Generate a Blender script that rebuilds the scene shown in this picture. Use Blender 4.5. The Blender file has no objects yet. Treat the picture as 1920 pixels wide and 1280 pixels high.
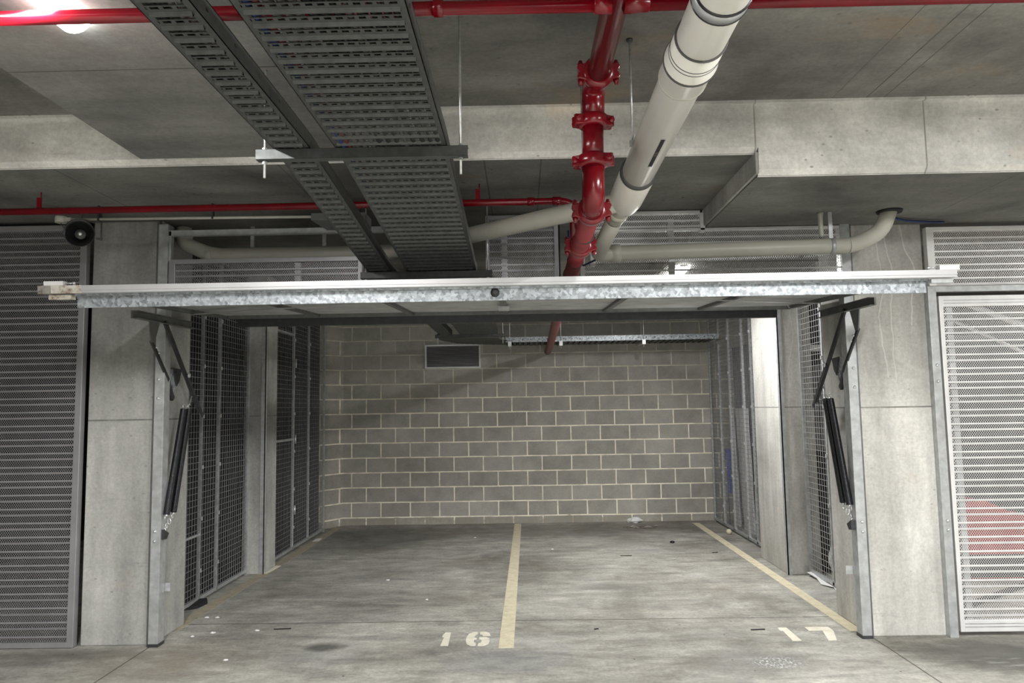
import bpy, math, random
from mathutils import Vector, Matrix
random.seed(7)
S = bpy.context.scene
COL = S.collection
PI = math.pi

# ------------------------------------------------------------------ camera
cam_d = bpy.data.cameras.new('camera'); cam = bpy.data.objects.new('camera', cam_d); COL.objects.link(cam)
cam_d.sensor_fit = 'HORIZONTAL'; cam_d.sensor_width = 36.0; cam_d.lens = 36.0 * 1390.0 / 1920.0
cam_d.clip_start = 0.02; cam_d.clip_end = 100
_Y = Vector((20.0, 123.0, 1390.0)).normalized()            # world +Y seen from the camera (right, down, forward)
_c = -(-0.016 * _Y.x - _Y.y) / _Y.z
_U = Vector((-0.016, -1.0, _c)).normalized()               # world up
_X = _Y.cross(_U)
right = Vector((_X.x, _Y.x, _U.x)); down = Vector((_X.y, _Y.y, _U.y)); fwd = Vector((_X.z, _Y.z, _U.z))
M = Matrix.Identity(4)
for i in range(3):
    M[i][0] = right[i]; M[i][1] = -down[i]; M[i][2] = -fwd[i]
M[0][3], M[1][3], M[2][3] = 0.0, 0.0, 1.56
cam.matrix_world = M
S.camera = cam

# ------------------------------------------------------------------ world, exposure, lights
w = bpy.data.worlds.new('world'); S.world = w; w.use_nodes = True
w.node_tree.nodes['Background'].inputs[0].default_value = (0.8, 0.85, 0.9, 1)
w.node_tree.nodes['Background'].inputs[1].default_value = 0.05
S.view_settings.view_transform = 'Standard'
try: S.view_settings.look = 'None'
except Exception: pass
S.view_settings.gamma = 1.0
S.view_settings.exposure = 1.18
S.view_settings.use_curve_mapping = False

def area(name, loc, sx, sy, power, col=(1.0, 0.97, 0.92), rot=(0, 0, 0)):
    l = bpy.data.lights.new(name, 'AREA'); l.shape = 'RECTANGLE'; l.size = sx; l.size_y = sy
    l.energy = power; l.color = col
    o = bpy.data.objects.new(name, l); o.location = loc; o.rotation_euler = rot; COL.objects.link(o)
    return o
# every light sits in the diffuser of a batten lamp built below: (x, y0, y1, z of the diffuser underside, power)
LAMPS = [(-1.56, 1.25, 2.49, 2.899, 46.0, 'white batten lamp glowing under the low ceiling band beside the perforated trays'),
         (2.60, 0.1, 1.32, 3.11, 140.0, 'white batten lamp under the high slab on the right of the aisle'),
         (-3.6, -1.9, -0.68, 3.11, 10.0, 'white batten lamp under the high slab far behind on the left'),
         (1.0, -3.4, -2.18, 3.11, 130.0, 'white batten lamp under the high slab behind the viewpoint'),
         (1.45, 6.50, 7.44, 2.732, 30.0, 'white batten lamp inside the open bay above the raised door'),
         (5.6, 6.9, 8.1, 2.70, 9.0, 'unseen white batten lamp added to light the neighbouring bay on the right'),  # unseen lamp, added so the bay behind the right door is lit
         (6.4, 1.0, 2.2, 3.11, 80.0, 'white batten lamp under the high slab far right of the aisle'),
         (-0.6, -8.4, -7.2, 3.11, 420.0, 'unseen white batten lamp added far behind the viewpoint to brighten upright faces')]  # unseen lamp, added for low-angle light on upright faces
for i, (x, y0, y1, z, p, lb) in enumerate(LAMPS):
    area('batten_light', (x, (y0 + y1) / 2, z - 0.004), 0.09, y1 - y0 - 0.04, p, (1.0, 0.985, 0.965))

# ------------------------------------------------------------------ helpers
def tag(o, label=None, cat=None, group=None, kind=None):
    if label: o['label'] = label
    if cat: o['category'] = cat
    if group: o['group'] = group
    if kind: o['kind'] = kind
    return o

class MB:
    def __init__(s): s.v = []; s.f = []; s.sm = []
    def add(s, vs, fs, smooth=False):
        b = len(s.v); s.v += [tuple(v) for v in vs]
        s.f += [tuple(b + i for i in f) for f in fs]; s.sm += [smooth] * len(fs)
        return s
    def box(s, x0, x1, y0, y1, z0, z1):
        return s.add([(x0,y0,z0),(x1,y0,z0),(x1,y1,z0),(x0,y1,z0),(x0,y0,z1),(x1,y0,z1),(x1,y1,z1),(x0,y1,z1)],
                     [(0,3,2,1),(4,5,6,7),(0,1,5,4),(1,2,6,5),(2,3,7,6),(3,0,4,7)])
    def bar(s, a, b, wx, wy, up=(0, 0, 1)):
        """box-section bar from a to b, wx wide sideways, wy along up"""
        a = Vector(a); b = Vector(b); d = (b - a).normalized(); u = Vector(up)
        sd = d.cross(u)
        if sd.length < 1e-4: sd = d.cross(Vector((1, 0, 0)))
        sd.normalize(); u = sd.cross(d).normalized()
        vs = []
        for p in (a, b):
            for (i, j) in ((-1,-1),(1,-1),(1,1),(-1,1)): vs.append(p + sd * (i * wx / 2) + u * (j * wy / 2))
        return s.add(vs, [(0,1,2,3),(4,7,6,5),(0,4,5,1),(1,5,6,2),(2,6,7,3),(3,7,4,0)])
    def tube(s, pts, r, n=12, caps=True, smooth=True):
        pts = [Vector(p) for p in pts]; rs = r if isinstance(r, (list, tuple)) else [r] * len(pts)
        t0 = (pts[1] - pts[0]).normalized()
        nrm = t0.cross(Vector((0.13, 0.29, 1)) if abs(t0.z) < 0.9 else Vector((1, 0.2, 0))).normalized()
        rings = []
        for i, p in enumerate(pts):
            if i == 0: t = t0
            elif i == len(pts) - 1: t = (pts[i] - pts[i-1])
            else: t = (pts[i+1] - pts[i]).normalized() + (pts[i] - pts[i-1]).normalized()
            if t.length < 1e-8: t = t0.copy()
            t.normalize()
            nrm = (nrm - t * nrm.dot(t)).normalized(); bn = t.cross(nrm)
            rings.append([p + (nrm * math.cos(2*PI*k/n) + bn * math.sin(2*PI*k/n)) * rs[i] for k in range(n)])
        vs = [v for rg in rings for v in rg]; fs = []
        for i in range(len(pts) - 1):
            for k in range(n):
                k2 = (k + 1) % n
                fs.append((i*n+k, i*n+k2, (i+1)*n+k2, (i+1)*n+k))
        s.add(vs, fs, smooth)
        if caps:
            b = len(s.v) - len(vs)
            s.f.append(tuple(b + k for k in reversed(range(n)))); s.sm.append(False)
            s.f.append(tuple(b + (len(pts)-1)*n + k for k in range(n))); s.sm.append(False)
        return s
    def lathe(s, c, ax, prof, n=24, smooth=True):
        """prof: list of (distance along ax, radius) from centre c"""
        c = Vector(c); ax = Vector(ax).normalized()
        u = ax.cross(Vector((0.13, 0.29, 1)) if abs(ax.z) < 0.9 else Vector((1, 0.2, 0))).normalized(); v = ax.cross(u)
        m = len(prof); vs = [c + ax*t + (u*math.cos(2*PI*k/n) + v*math.sin(2*PI*k/n)) * max(r, 1e-5) for t, r in prof for k in range(n)]
        fs = [(i*n+k, i*n+(k+1) % n, (i+1)*n+(k+1) % n, (i+1)*n+k) for i in range(m-1) for k in range(n)]
        s.add(vs, fs, smooth); b = len(s.v) - len(vs)
        s.f.append(tuple(b + k for k in reversed(range(n)))); s.sm.append(False)
        s.f.append(tuple(b + (m-1)*n + k for k in range(n))); s.sm.append(False)
        return s
    def prism(s, poly, z0, z1, m=None):
        """polygon in xy extruded z0..z1, then through matrix m"""
        n = len(poly); vs = [Vector((x, y, z0)) for x, y in poly] + [Vector((x, y, z1)) for x, y in poly]
        if m is not None: vs = [m @ v for v in vs]
        return s.add(vs, [tuple(reversed(range(n))), tuple(range(n, 2*n))] + [(i, (i+1)%n, n+(i+1)%n, n+i) for i in range(n)])
    def build(s, name, mat, parent=None, bevel=0.0):
        me = bpy.data.meshes.new(name); me.from_pydata(s.v, [], s.f)
        me.polygons.foreach_set('use_smooth', s.sm); me.materials.append(mat); me.update()
        o = bpy.data.objects.new(name, me); COL.objects.link(o)
        if parent: o.parent = parent
        if bevel:
            b = o.modifiers.new('bevel', 'BEVEL'); b.width = bevel; b.segments = 2; b.limit_method = 'ANGLE'
        return o
YZ = Matrix(((0,0,1,0),(1,0,0,0),(0,1,0,0),(0,0,0,1)))      # polygon (y,z), thickness along x
XZ = Matrix(((1,0,0,0),(0,0,1,0),(0,1,0,0),(0,0,0,1)))      # polygon (x,z), thickness along y

def empty(name, loc=(0, 0, 0), rot=(0, 0, 0)):
    o = bpy.data.objects.new(name, None); o.empty_display_size = 0.1; o.location = loc; o.rotation_euler = rot
    COL.objects.link(o); return o
def arc(c, r, a0, a1, u, v, n=8):
    c = Vector(c); u = Vector(u); v = Vector(v)
    return [c + u * (r*math.cos(a0+(a1-a0)*i/n)) + v * (r*math.sin(a0+(a1-a0)*i/n)) for i in range(n+1)]
def bend(pts, rad, n=6):
    """polyline with its corners rounded"""
    pts = [Vector(p) for p in pts]; out = [pts[0]]
    for i in range(1, len(pts)-1):
        a = (pts[i-1]-pts[i]); b = (pts[i+1]-pts[i]); la, lb = a.length, b.length; a.normalize(); b.normalize()
        d = min(rad, la*0.45, lb*0.45); p0 = pts[i]+a*d; p1 = pts[i]+b*d
        for k in range(n+1):
            t = k/n; out.append(p0*(1-t)**2 + pts[i]*2*t*(1-t) + p1*t*t)
    out.append(pts[-1]); return out

# ------------------------------------------------------------------ materials
class NT:
    def __init__(s, name):
        s.m = bpy.data.materials.new(name); s.m.use_nodes = True; s.t = s.m.node_tree
        s.b = s.t.nodes['Principled BSDF']; s.pos = s.t.nodes.new('ShaderNodeTexCoord').outputs['Object']
    def n(s, ty, **kw):
        nd = s.t.nodes.new(ty)
        for k, v in kw.items(): setattr(nd, k, v)
        return nd
    def L(s, a, b): s.t.links.new(a, b)
    def mapv(s, scale=(1,1,1), loc=(0,0,0), rot=(0,0,0), src=None):
        m = s.n('ShaderNodeMapping'); m.inputs['Scale'].default_value = scale; m.inputs['Location'].default_value = loc
        m.inputs['Rotation'].default_value = rot; s.L(src or s.pos, m.inputs[0]); return m.outputs[0]
    def noise(s, scale, detail=4, rough=0.55, vec=None, dist=0.0):
        t = s.n('ShaderNodeTexNoise'); t.inputs['Scale'].default_value = scale; t.inputs['Detail'].default_value = detail
        t.inputs['Roughness'].default_value = rough; t.inputs['Distortion'].default_value = dist
        s.L(vec or s.pos, t.inputs['Vector']); return t.outputs['Fac']
    def ramp(s, fac, stops):
        r = s.n('ShaderNodeValToRGB'); e = r.color_ramp.elements
        while len(e) < len(stops): e.new(0.5)
        for i, (p, c) in enumerate(stops):
            e[i].position = p; e[i].color = (c, c, c, 1) if not isinstance(c, tuple) else (*c, 1)
        s.L(fac, r.inputs[0]); return r.outputs[0]
    def mix(s, fac, a, b, mode='MIX'):
        m = s.n('ShaderNodeMix', data_type='RGBA', blend_type=mode)
        for sock, val in ((m.inputs[0], fac), (m.inputs[6], a), (m.inputs[7], b)):
            if isinstance(val, (int, float)): sock.default_value = val
            elif isinstance(val, tuple): sock.default_value = (*val, 1)
            else: s.L(val, sock)
        return m.outputs[2]
    def math(s, op, a, b=None, c=None):
        m = s.n('ShaderNodeMath', operation=op)
        for i, val in enumerate((a, b, c)):
            if val is None: continue
            if isinstance(val, (int, float)): m.inputs[i].default_value = val
            else: s.L(val, m.inputs[i])
        return m.outputs[0]
    def sep(s, src=None):
        x = s.n('ShaderNodeSeparateXYZ'); s.L(src or s.pos, x.inputs[0]); return x.outputs
    def bump(s, h, strength, dist=0.01):
        b = s.n('ShaderNodeBump'); b.inputs['Strength'].default_value = strength; b.inputs['Distance'].default_value = dist
        s.L(h, b.inputs['Height']); s.L(b.outputs[0], s.b.inputs['Normal'])
    def line(s, coord, at, half):
        """1 on a thin line where coord is near at"""
        return s.math('LESS_THAN', s.math('ABSOLUTE', s.math('SUBTRACT', coord, at)), half)
    def spot(s, x, y, rx, ry, soft=0.5, ns=6.0, na=0.5):
        """noisy-edged blot round (x, y) in the floor plane: 0..1"""
        o = s.sep(); dx = s.math('DIVIDE', s.math('SUBTRACT', o[0], x), rx); dy = s.math('DIVIDE', s.math('SUBTRACT', o[1], y), ry)
        d = s.math('SQRT', s.math('ADD', s.math('MULTIPLY', dx, dx), s.math('MULTIPLY', dy, dy)))
        d = s.math('ADD', d, s.math('MULTIPLY', s.math('SUBTRACT', s.noise(ns, 4), 0.5), na * 2))
        r = s.n('ShaderNodeMapRange', clamp=True); r.inputs[1].default_value = 1 - soft; r.inputs[2].default_value = 1 + soft * 0.4
        r.inputs[3].default_value = 1; r.inputs[4].default_value = 0; s.L(d, r.inputs[0]); return r.outputs[0]
    def done(s, col=None, rough=0.8, metal=0.0, spec=0.5):
        if col is not None:
            if isinstance(col, tuple): s.b.inputs['Base Color'].default_value = (*col, 1)
            else: s.L(col, s.b.inputs['Base Color'])
        if isinstance(rough, (int, float)): s.b.inputs['Roughness'].default_value = rough
        else: s.L(rough, s.b.inputs['Roughness'])
        s.b.inputs['Metallic'].default_value = metal
        s.b.inputs['Specular IOR Level'].default_value = spec
        return s.m

def concrete(name, base, lo=0.72, hi=1.2, streak=(0.5, 0.5, 4.0), pits=0.0, seams=(), rust=0.0, drips=0.0):
    t = NT(name)
    big = t.ramp(t.noise(0.9, 5, 0.6, dist=0.4), [(0.32, lo*0.8), (0.66, hi*1.08)])
    st = t.ramp(t.noise(1.6, 6, 0.65, vec=t.mapv(streak)), [(0.32, 0.74), (0.68, 1.16)])
    fine = t.ramp(t.noise(45, 4, 0.7), [(0.3, 0.86), (0.7, 1.12)])
    c = t.mix(1.0, base, big, 'MULTIPLY'); c = t.mix(1.0, c, st, 'MULTIPLY'); c = t.mix(1.0, c, fine, 'MULTIPLY')
    if rust:
        r = t.ramp(t.noise(2.3, 5, 0.6, vec=t.mapv((0.6, 1, 1), loc=(3, 7, 1))), [(0.62, 0.0), (0.75, rust)])
        c = t.mix(r, c, (base[0]*1.15, base[1]*0.82, base[2]*0.55))
    if pits:
        v = t.n('ShaderNodeTexVoronoi'); v.inputs['Scale'].default_value = 9; t.L(t.mapv((1, 1, 1.6)), v.inputs['Vector'])
        n2 = t.noise(14, 4)
        p = t.ramp(t.math('ADD', v.outputs['Distance'], t.math('MULTIPLY', n2, 0.14)), [(0.13, pits), (0.175, 0.0)])
        c = t.mix(p, c, tuple(b*0.42 for b in base))
        sm = t.ramp(t.noise(5.5, 6, 0.7, vec=t.mapv((0.35, 1, 2.6), loc=(5, 1, 2))), [(0.60, 0.0), (0.70, 0.5)])
        c = t.mix(sm, c, tuple(b*0.6 for b in base))
    if drips:
        o = t.sep(); wob = t.math('MULTIPLY', t.math('SUBTRACT', t.noise(3.0, 4), 0.5), 0.10)
        wob = t.math('ADD', wob, t.math('MULTIPLY', t.math('SUBTRACT', t.noise(0.9, 2), 0.5), 0.35))
        for xx in (2.46, 2.53, 2.66):
            ln = t.math('LESS_THAN', t.math('ABSOLUTE', t.math('SUBTRACT', t.math('ADD', o[0], wob), xx)), 0.004)
            ln = t.math('MULTIPLY', ln, t.math('GREATER_THAN', o[2], 1.6 + 3*abs(xx-2.5)))
            c = t.mix(t.math('MULTIPLY', ln, drips), c, tuple(min(1, b*1.5) for b in base))
    for ax, at, half in seams:
        m = t.line(t.sep()[ax], at, half)
        m = t.math('MULTIPLY', m, t.ramp(t.noise(7, 3), [(0.25, 0.45), (0.55, 0.9)]))
        c = t.mix(m, c, tuple(b*0.35 for b in base))
    t.bump(t.noise(38, 6, 0.7), 0.25, 0.006)
    return t.done(c, 0.85, spec=0.3)

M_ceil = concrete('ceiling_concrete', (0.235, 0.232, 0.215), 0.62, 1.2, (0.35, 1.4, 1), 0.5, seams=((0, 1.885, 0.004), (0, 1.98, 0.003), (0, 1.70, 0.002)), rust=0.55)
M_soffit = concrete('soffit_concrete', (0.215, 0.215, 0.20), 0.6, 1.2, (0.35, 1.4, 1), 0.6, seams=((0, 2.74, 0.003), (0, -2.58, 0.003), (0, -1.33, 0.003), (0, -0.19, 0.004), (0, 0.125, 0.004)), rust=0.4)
M_band = concrete('band_concrete', (0.26, 0.26, 0.25), 0.75, 1.15, (0.35, 1.6, 1), 0.0, seams=((1, 2.87, 0.004),))
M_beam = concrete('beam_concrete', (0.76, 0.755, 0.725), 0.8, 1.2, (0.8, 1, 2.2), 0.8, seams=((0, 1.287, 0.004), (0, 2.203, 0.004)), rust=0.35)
M_column = concrete('column_concrete', (0.43, 0.43, 0.41), 0.8, 1.15, (2.6, 2.6, 0.5), 0.5, seams=((2, 1.515, 0.005),), rust=0.3)
M_columnR = concrete('column_concrete_streaked', (0.52, 0.515, 0.485), 0.8, 1.15, (3.2, 3.2, 0.45), 0.4, seams=((2, 1.52, 0.005),), rust=0.25, drips=0.35)
M_side = concrete('wall_concrete', (0.3, 0.3, 0.28), 0.7, 1.15, (1, 1, 1), 0.3)

M_dkwall = concrete('darkened_bay_wall', (0.05, 0.05, 0.055))  # darkness of the unlit left bay put into the wall colour
def floor_mat():
    t = NT('floor_concrete'); o = t.sep()
    big = t.ramp(t.noise(0.75, 6, 0.62, dist=0.8), [(0.30, (0.22, 0.212, 0.185)), (0.5, (0.385, 0.378, 0.338)), (0.7, (0.52, 0.51, 0.465))])
    st = t.ramp(t.noise(2.2, 8, 0.7, vec=t.mapv((0.55, 2.2, 1)), dist=0.6), [(0.32, 0.7), (0.5, 0.98), (0.68, 1.25)])
    fine = t.ramp(t.noise(42, 4, 0.7), [(0.3, 0.78), (0.7, 1.18)])
    c = t.mix(1.0, big, st, 'MULTIPLY'); c = t.mix(1.0, c, fine, 'MULTIPLY')
    c = t.mix(1.0, c, t.ramp(t.noise(6.5, 9, 0.75, vec=t.mapv((0.8, 1.4, 1)), dist=0.5), [(0.34, 0.72), (0.66, 1.2)]), 'MULTIPLY')
    cloud = t.ramp(t.noise(1.5, 4, 0.6, vec=t.mapv((1, 1, 1), loc=(9, 2, 0))), [(0.55, 0.0), (0.75, 0.35)])
    c = t.mix(cloud, c, (0.36, 0.37, 0.375))
    brn = t.ramp(t.noise(1.1, 5, 0.6, vec=t.mapv((1, 1, 1), loc=(1, 12, 0))), [(0.55, 0.0), (0.72, 0.4)])
    c = t.mix(brn, c, (0.20, 0.165, 0.13))
    pale = t.ramp(t.noise(3.6, 7, 0.72, vec=t.mapv((0.5, 2.6, 1), loc=(4, 4, 0))), [(0.60, 0.0), (0.68, 0.55)])
    c = t.mix(pale, c, (0.42, 0.41, 0.38))
    for (x, y, rx, ry, k, col) in ((-1.33, 5.04, 0.14, 0.09, 0.8, (0.06, 0.06, 0.055)), (0.71, 6.58, 0.24, 0.12, 0.55, (0.14, 0.145, 0.13)),
                                   (-0.12, 4.72, 0.4, 0.22, 0.45, (0.16, 0.17, 0.18)), (1.37, 4.68, 0.42, 0.26, 0.45, (0.17, 0.17, 0.16)),
                                   (2.95, 4.75, 0.6, 0.3, 0.7, (0.11, 0.11, 0.1)), (-2.9, 4.95, 0.6, 0.12, 0.5, (0.13, 0.12, 0.1)),
                                   (0.3, 9.6, 2.6, 0.6, 0.5, (0.12, 0.11, 0.09)), (-1.9, 9.2, 0.9, 1.1, 0.45, (0.12, 0.115, 0.1)),
                                   (-2.35, 4.75, 0.45, 0.35, 0.5, (0.2, 0.165, 0.12))):
        c = t.mix(t.math('MULTIPLY', t.spot(x, y, rx, ry), k), c, col)
    # white powdery crust
    cr = t.math('MULTIPLY', t.spot(1.52, 4.66, 0.15, 0.12, 0.5, 7, 0.9), t.ramp(t.noise(60, 4), [(0.53, 0.0), (0.60, 0.9)]))
    c = t.mix(cr, c, (0.75, 0.77, 0.78))
    cr = t.math('MULTIPLY', t.spot(3.3, 4.5, 0.7, 0.25, 0.4, 5, 0.7), t.ramp(t.noise(5, 5, 0.6, vec=t.mapv((0.6, 9, 1))), [(0.60, 0.0), (0.64, 0.8)]))
    c = t.mix(cr, c, (0.6, 0.6, 0.57))
    # leaf rust by the back wall
    cr = t.math('MULTIPLY', t.spot(1.5, 9.72, 0.28, 0.13, 0.4, 9, 0.7), t.ramp(t.noise(30, 3), [(0.48, 0.0), (0.55, 0.9)]))
    c = t.mix(cr, c, (0.09, 0.035, 0.02))
    # flecks
    fl = t.n('ShaderNodeTexVoronoi'); fl.inputs['Scale'].default_value = 5.0; t.L(t.pos, fl.inputs['Vector'])
    c = t.mix(t.math('LESS_THAN', fl.outputs['Distance'], 0.035), c, (0.07, 0.065, 0.06))
    # saw-cut joints
    wob = t.math('MULTIPLY', t.math('SUBTRACT', t.noise(2.0, 3), 0.5), 0.015)
    yy = t.math('ADD', o[1], wob); xx = t.math('ADD', o[0], wob)
    j = t.line(yy, 5.606, 0.0055)
    ok = t.math('LESS_THAN', o[1], 5.1)
    for x in (-2.525, 2.297): j = t.math('MAXIMUM', j, t.math('MULTIPLY', t.line(xx, x, 0.0045), ok))
    c = t.mix(t.math('MULTIPLY', j, 0.85), c, (0.035, 0.03, 0.025))
    t.bump(t.noise(24, 6, 0.7), 0.2, 0.005)
    return t.done(c, t.ramp(t.noise(2.5, 4), [(0.3, 0.55), (0.7, 0.8)]), spec=0.35)
M_floor = floor_mat()

def block_mat(name='block_wall', along=0, off=0.053):
    t = NT(name); o = t.sep()
    wb = t.math('MULTIPLY', t.math('SUBTRACT', t.noise(2.4, 3), 0.5), 0.010)
    cmb = t.n('ShaderNodeCombineXYZ'); t.L(t.math('ADD', t.math('SUBTRACT', o[along], off), wb), cmb.inputs[0])
    t.L(t.math('ADD', t.math('ADD', o[2], 0.1), wb), cmb.inputs[1])
    b = t.n('ShaderNodeTexBrick'); b.offset = 0.5; b.squash = 1.0
    t.L(cmb.outputs[0], b.inputs['Vector'])
    b.inputs['Scale'].default_value = 1.0; b.inputs['Brick Width'].default_value = 0.4; b.inputs['Row Height'].default_value = 0.2
    b.inputs['Mortar Size'].default_value = 0.0095; b.inputs['Mortar Smooth'].default_value = 0.25; b.inputs['Bias'].default_value = 0.0
    b.inputs['Color1'].default_value = (0.37, 0.36, 0.325, 1); b.inputs['Color2'].default_value = (0.45, 0.44, 0.40, 1)
    b.inputs['Mortar'].default_value = (0.5, 0.5, 0.5, 1)
    blk = t.mix(1.0, b.outputs['Color'], t.ramp(t.noise(3.2, 7, 0.7), [(0.3, 0.78), (0.7, 1.18)]), 'MULTIPLY')
    blk = t.mix(1.0, blk, t.ramp(t.noise(90, 3, 0.7), [(0.3, 0.82), (0.7, 1.15)]), 'MULTIPLY')
    # mortar: cream in the lower courses, greyer and darker higher up
    hz = t.ramp(t.math('MULTIPLY', t.math('ADD', o[2], t.math('MULTIPLY', t.noise(0.8, 3), 0.8)), 0.33), [(0.66, (0.98, 0.92, 0.77)), (0.86, (0.60, 0.58, 0.50))])
    mort = t.mix(1.0, hz, t.ramp(t.noise(7, 4), [(0.3, 0.75), (0.6, 1.1)]), 'MULTIPLY')
    c = t.mix(b.outputs['Fac'], blk, mort)
    foot = t.math('MULTIPLY', t.math('LESS_THAN', t.math('ADD', o[2], t.math('MULTIPLY', t.noise(9, 4), 0.1)), 0.135), t.ramp(t.noise(6, 5, 0.7), [(0.42, 0.0), (0.58, 0.8)]))
    c = t.mix(foot, c, (0.36, 0.33, 0.27))
    h = t.math('SUBTRACT', t.math('MULTIPLY', t.noise(70, 4, 0.7), 0.3), b.outputs['Fac'])
    t.bump(h, 0.55, 0.006)
    return t.done(c, 0.92, spec=0.2)
M_block = block_mat()
M_blockY = block_mat('block_return', 0, 0.10)

def metal(name, base, rough=0.45, met=0.85, blot=0.0, scale=20, spangle=False, lo=0.8, hi=1.15):
    t = NT(name)
    if spangle:
        v = t.n('ShaderNodeTexVoronoi'); v.inputs['Scale'].default_value = scale; t.L(t.mapv((1, 1, 1)), v.inputs['Vector'])
        g = t.n('ShaderNodeRGBToBW'); t.L(v.outputs['Color'], g.inputs[0])
        k = t.ramp(t.math('ADD', t.math('MULTIPLY', g.outputs[0], 0.6), t.math('MULTIPLY', t.noise(scale*0.6, 4, dist=1.5), 0.4)), [(0.25, lo), (0.75, hi)])
    else: k = t.ramp(t.noise(scale, 4, vec=t.mapv((1, 1, 1))), [(0.3, lo), (0.7, hi)])
    c = t.mix(1.0, base, k, 'MULTIPLY')
    if blot:
        p = t.ramp(t.noise(6, 5), [(0.55, 0.0), (0.68, blot)]); c = t.mix(p, c, tuple(b*0.5 for b in base))
    return t.done(c, rough, met)
M_galv = metal('galvanised_steel', (0.52, 0.54, 0.55), 0.42, 0.5, 0.2)
M_spangle = metal('spangled_zinc', (0.44, 0.48, 0.515), 0.42, 0.45, 0.0, 60, True, 0.5, 1.3)
M_alu = metal('aluminium_rail', (0.66, 0.665, 0.68), 0.38, 0.45, 0.05, 6, lo=0.92, hi=1.05)
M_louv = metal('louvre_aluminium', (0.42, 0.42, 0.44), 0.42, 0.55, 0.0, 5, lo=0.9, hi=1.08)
M_louvW = metal('lit_louvre_aluminium', (0.80, 0.80, 0.80), 0.42, 0.35, 0.0, 5, lo=0.9, hi=1.08)  # lighter copy of louvre_aluminium, the right side's stronger light put into its colour
M_tray = metal('tray_zinc', (0.10, 0.106, 0.105), 0.55, 0.6, 0.25, 30, lo=0.8, hi=1.15)
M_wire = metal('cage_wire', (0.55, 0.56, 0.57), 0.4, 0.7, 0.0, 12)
M_wired = metal('shaded_cage_wire', (0.36, 0.37, 0.38), 0.5, 0.6, 0.0, 12)  # darker copy of cage_wire, shade put into its colour
M_darkst = metal('dark_steel', (0.055, 0.058, 0.062), 0.45, 0.4, 0.0, 25)
M_midst = metal('grey_painted_steel', (0.17, 0.175, 0.175), 0.5, 0.5, 0.2, 18)
M_slat = metal('door_cladding', (0.50, 0.51, 0.505), 0.45, 0.5, 0.0, 5)
M_spring = metal('spring_steel', (0.05, 0.052, 0.058), 0.33, 0.8, 0.0, 60)
M_rod = metal('zinc_rod', (0.75, 0.77, 0.78), 0.35, 0.7, 0.0, 60)

def plain(name, col, rough=0.5, met=0.0, var=0.12, scale=8, spec=0.5):
    t = NT(name); k = t.ramp(t.noise(scale, 4), [(0.3, 1-var), (0.7, 1+var*0.6)])
    return t.done(t.mix(1.0, col, k, 'MULTIPLY'), rough, met, spec)
M_red = plain('red_gloss_paint', (0.18, 0.0015, 0.008), 0.22, 0, 0.25, 5, 0.6)
M_redd = plain('red_dusty_paint', (0.20, 0.022, 0.028), 0.42, 0, 0.3, 6)
M_redp = plain('faded_red_plastic', (0.42, 0.025, 0.02), 0.45)
M_pvc = plain('white_pvc', (0.72, 0.71, 0.66), 0.32, 0, 0.07, 3)
M_pvcc = plain('cream_pvc', (0.54, 0.535, 0.47), 0.36, 0, 0.08, 3)
M_pvcg = plain('grey_cream_pvc', (0.42, 0.42, 0.36), 0.4, 0, 0.1, 3)
M_rub = plain('grey_rubber_ring', (0.07, 0.07, 0.068), 0.6)
M_black = plain('black_plastic', (0.012, 0.012, 0.014), 0.3, 0, 0.1)
M_matblack = plain('matt_black', (0.012, 0.012, 0.014), 0.7, 0, 0.2)
M_white = plain('white_sheet', (0.80, 0.80, 0.80), 0.5, 0, 0.05)
M_grey = plain('grey_board', (0.20, 0.205, 0.21), 0.6, 0, 0.08)
M_cable = plain('black_cable', (0.01, 0.01, 0.011), 0.5, 0, 0.1)
M_cgrey = plain('grey_cable', (0.07, 0.068, 0.06), 0.5)
M_cblue = plain('blue_cable', (0.015, 0.03, 0.11), 0.5)
M_cred = plain('red_cable', (0.10, 0.015, 0.015), 0.5)
M_corange = plain('orange_cable', (0.45, 0.16, 0.06), 0.5)
M_blue = plain('blue_plastic', (0.04, 0.09, 0.4), 0.5)
M_paint = None
def road_paint(name, col, wear=(0.62, 0.72)):
    t = NT(name); k = t.ramp(t.noise(14, 5, 0.7), [(0.3, 0.82), (0.7, 1.1)])
    c = t.mix(1.0, col, k, 'MULTIPLY')
    wr = t.ramp(t.noise(9, 7, 0.75), [(wear[0], 0.0), (wear[1], 0.75)])
    c = t.mix(wr, c, (0.27, 0.26, 0.23)); return t.done(c, 0.75, 0, 0.3)
M_yel = road_paint('faded_yellow_paint', (0.70, 0.64, 0.47))
M_yeld = road_paint('dirty_yellow_paint', (0.42, 0.38, 0.29), (0.5, 0.68))
M_num = road_paint('cream_stencil_paint', (0.80, 0.77, 0.65))
def rusty():
    t = NT('rusty_rail_end'); k = t.ramp(t.noise(16, 6, 0.7), [(0.46, (0.62, 0.60, 0.55)), (0.56, (0.48, 0.45, 0.39)), (0.68, (0.16, 0.07, 0.04))]); return t.done(k, 0.7)
M_rusty = rusty()
def emis(name, col, st):
    t = NT(name); t.b.inputs['Emission Color'].default_value = (*col, 1); t.b.inputs['Emission Strength'].default_value = st
    return t.done((0.8, 0.8, 0.8), 0.5)
M_glow = emis('lit_diffuser', (1.0, 0.98, 0.94), 14.0)

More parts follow.
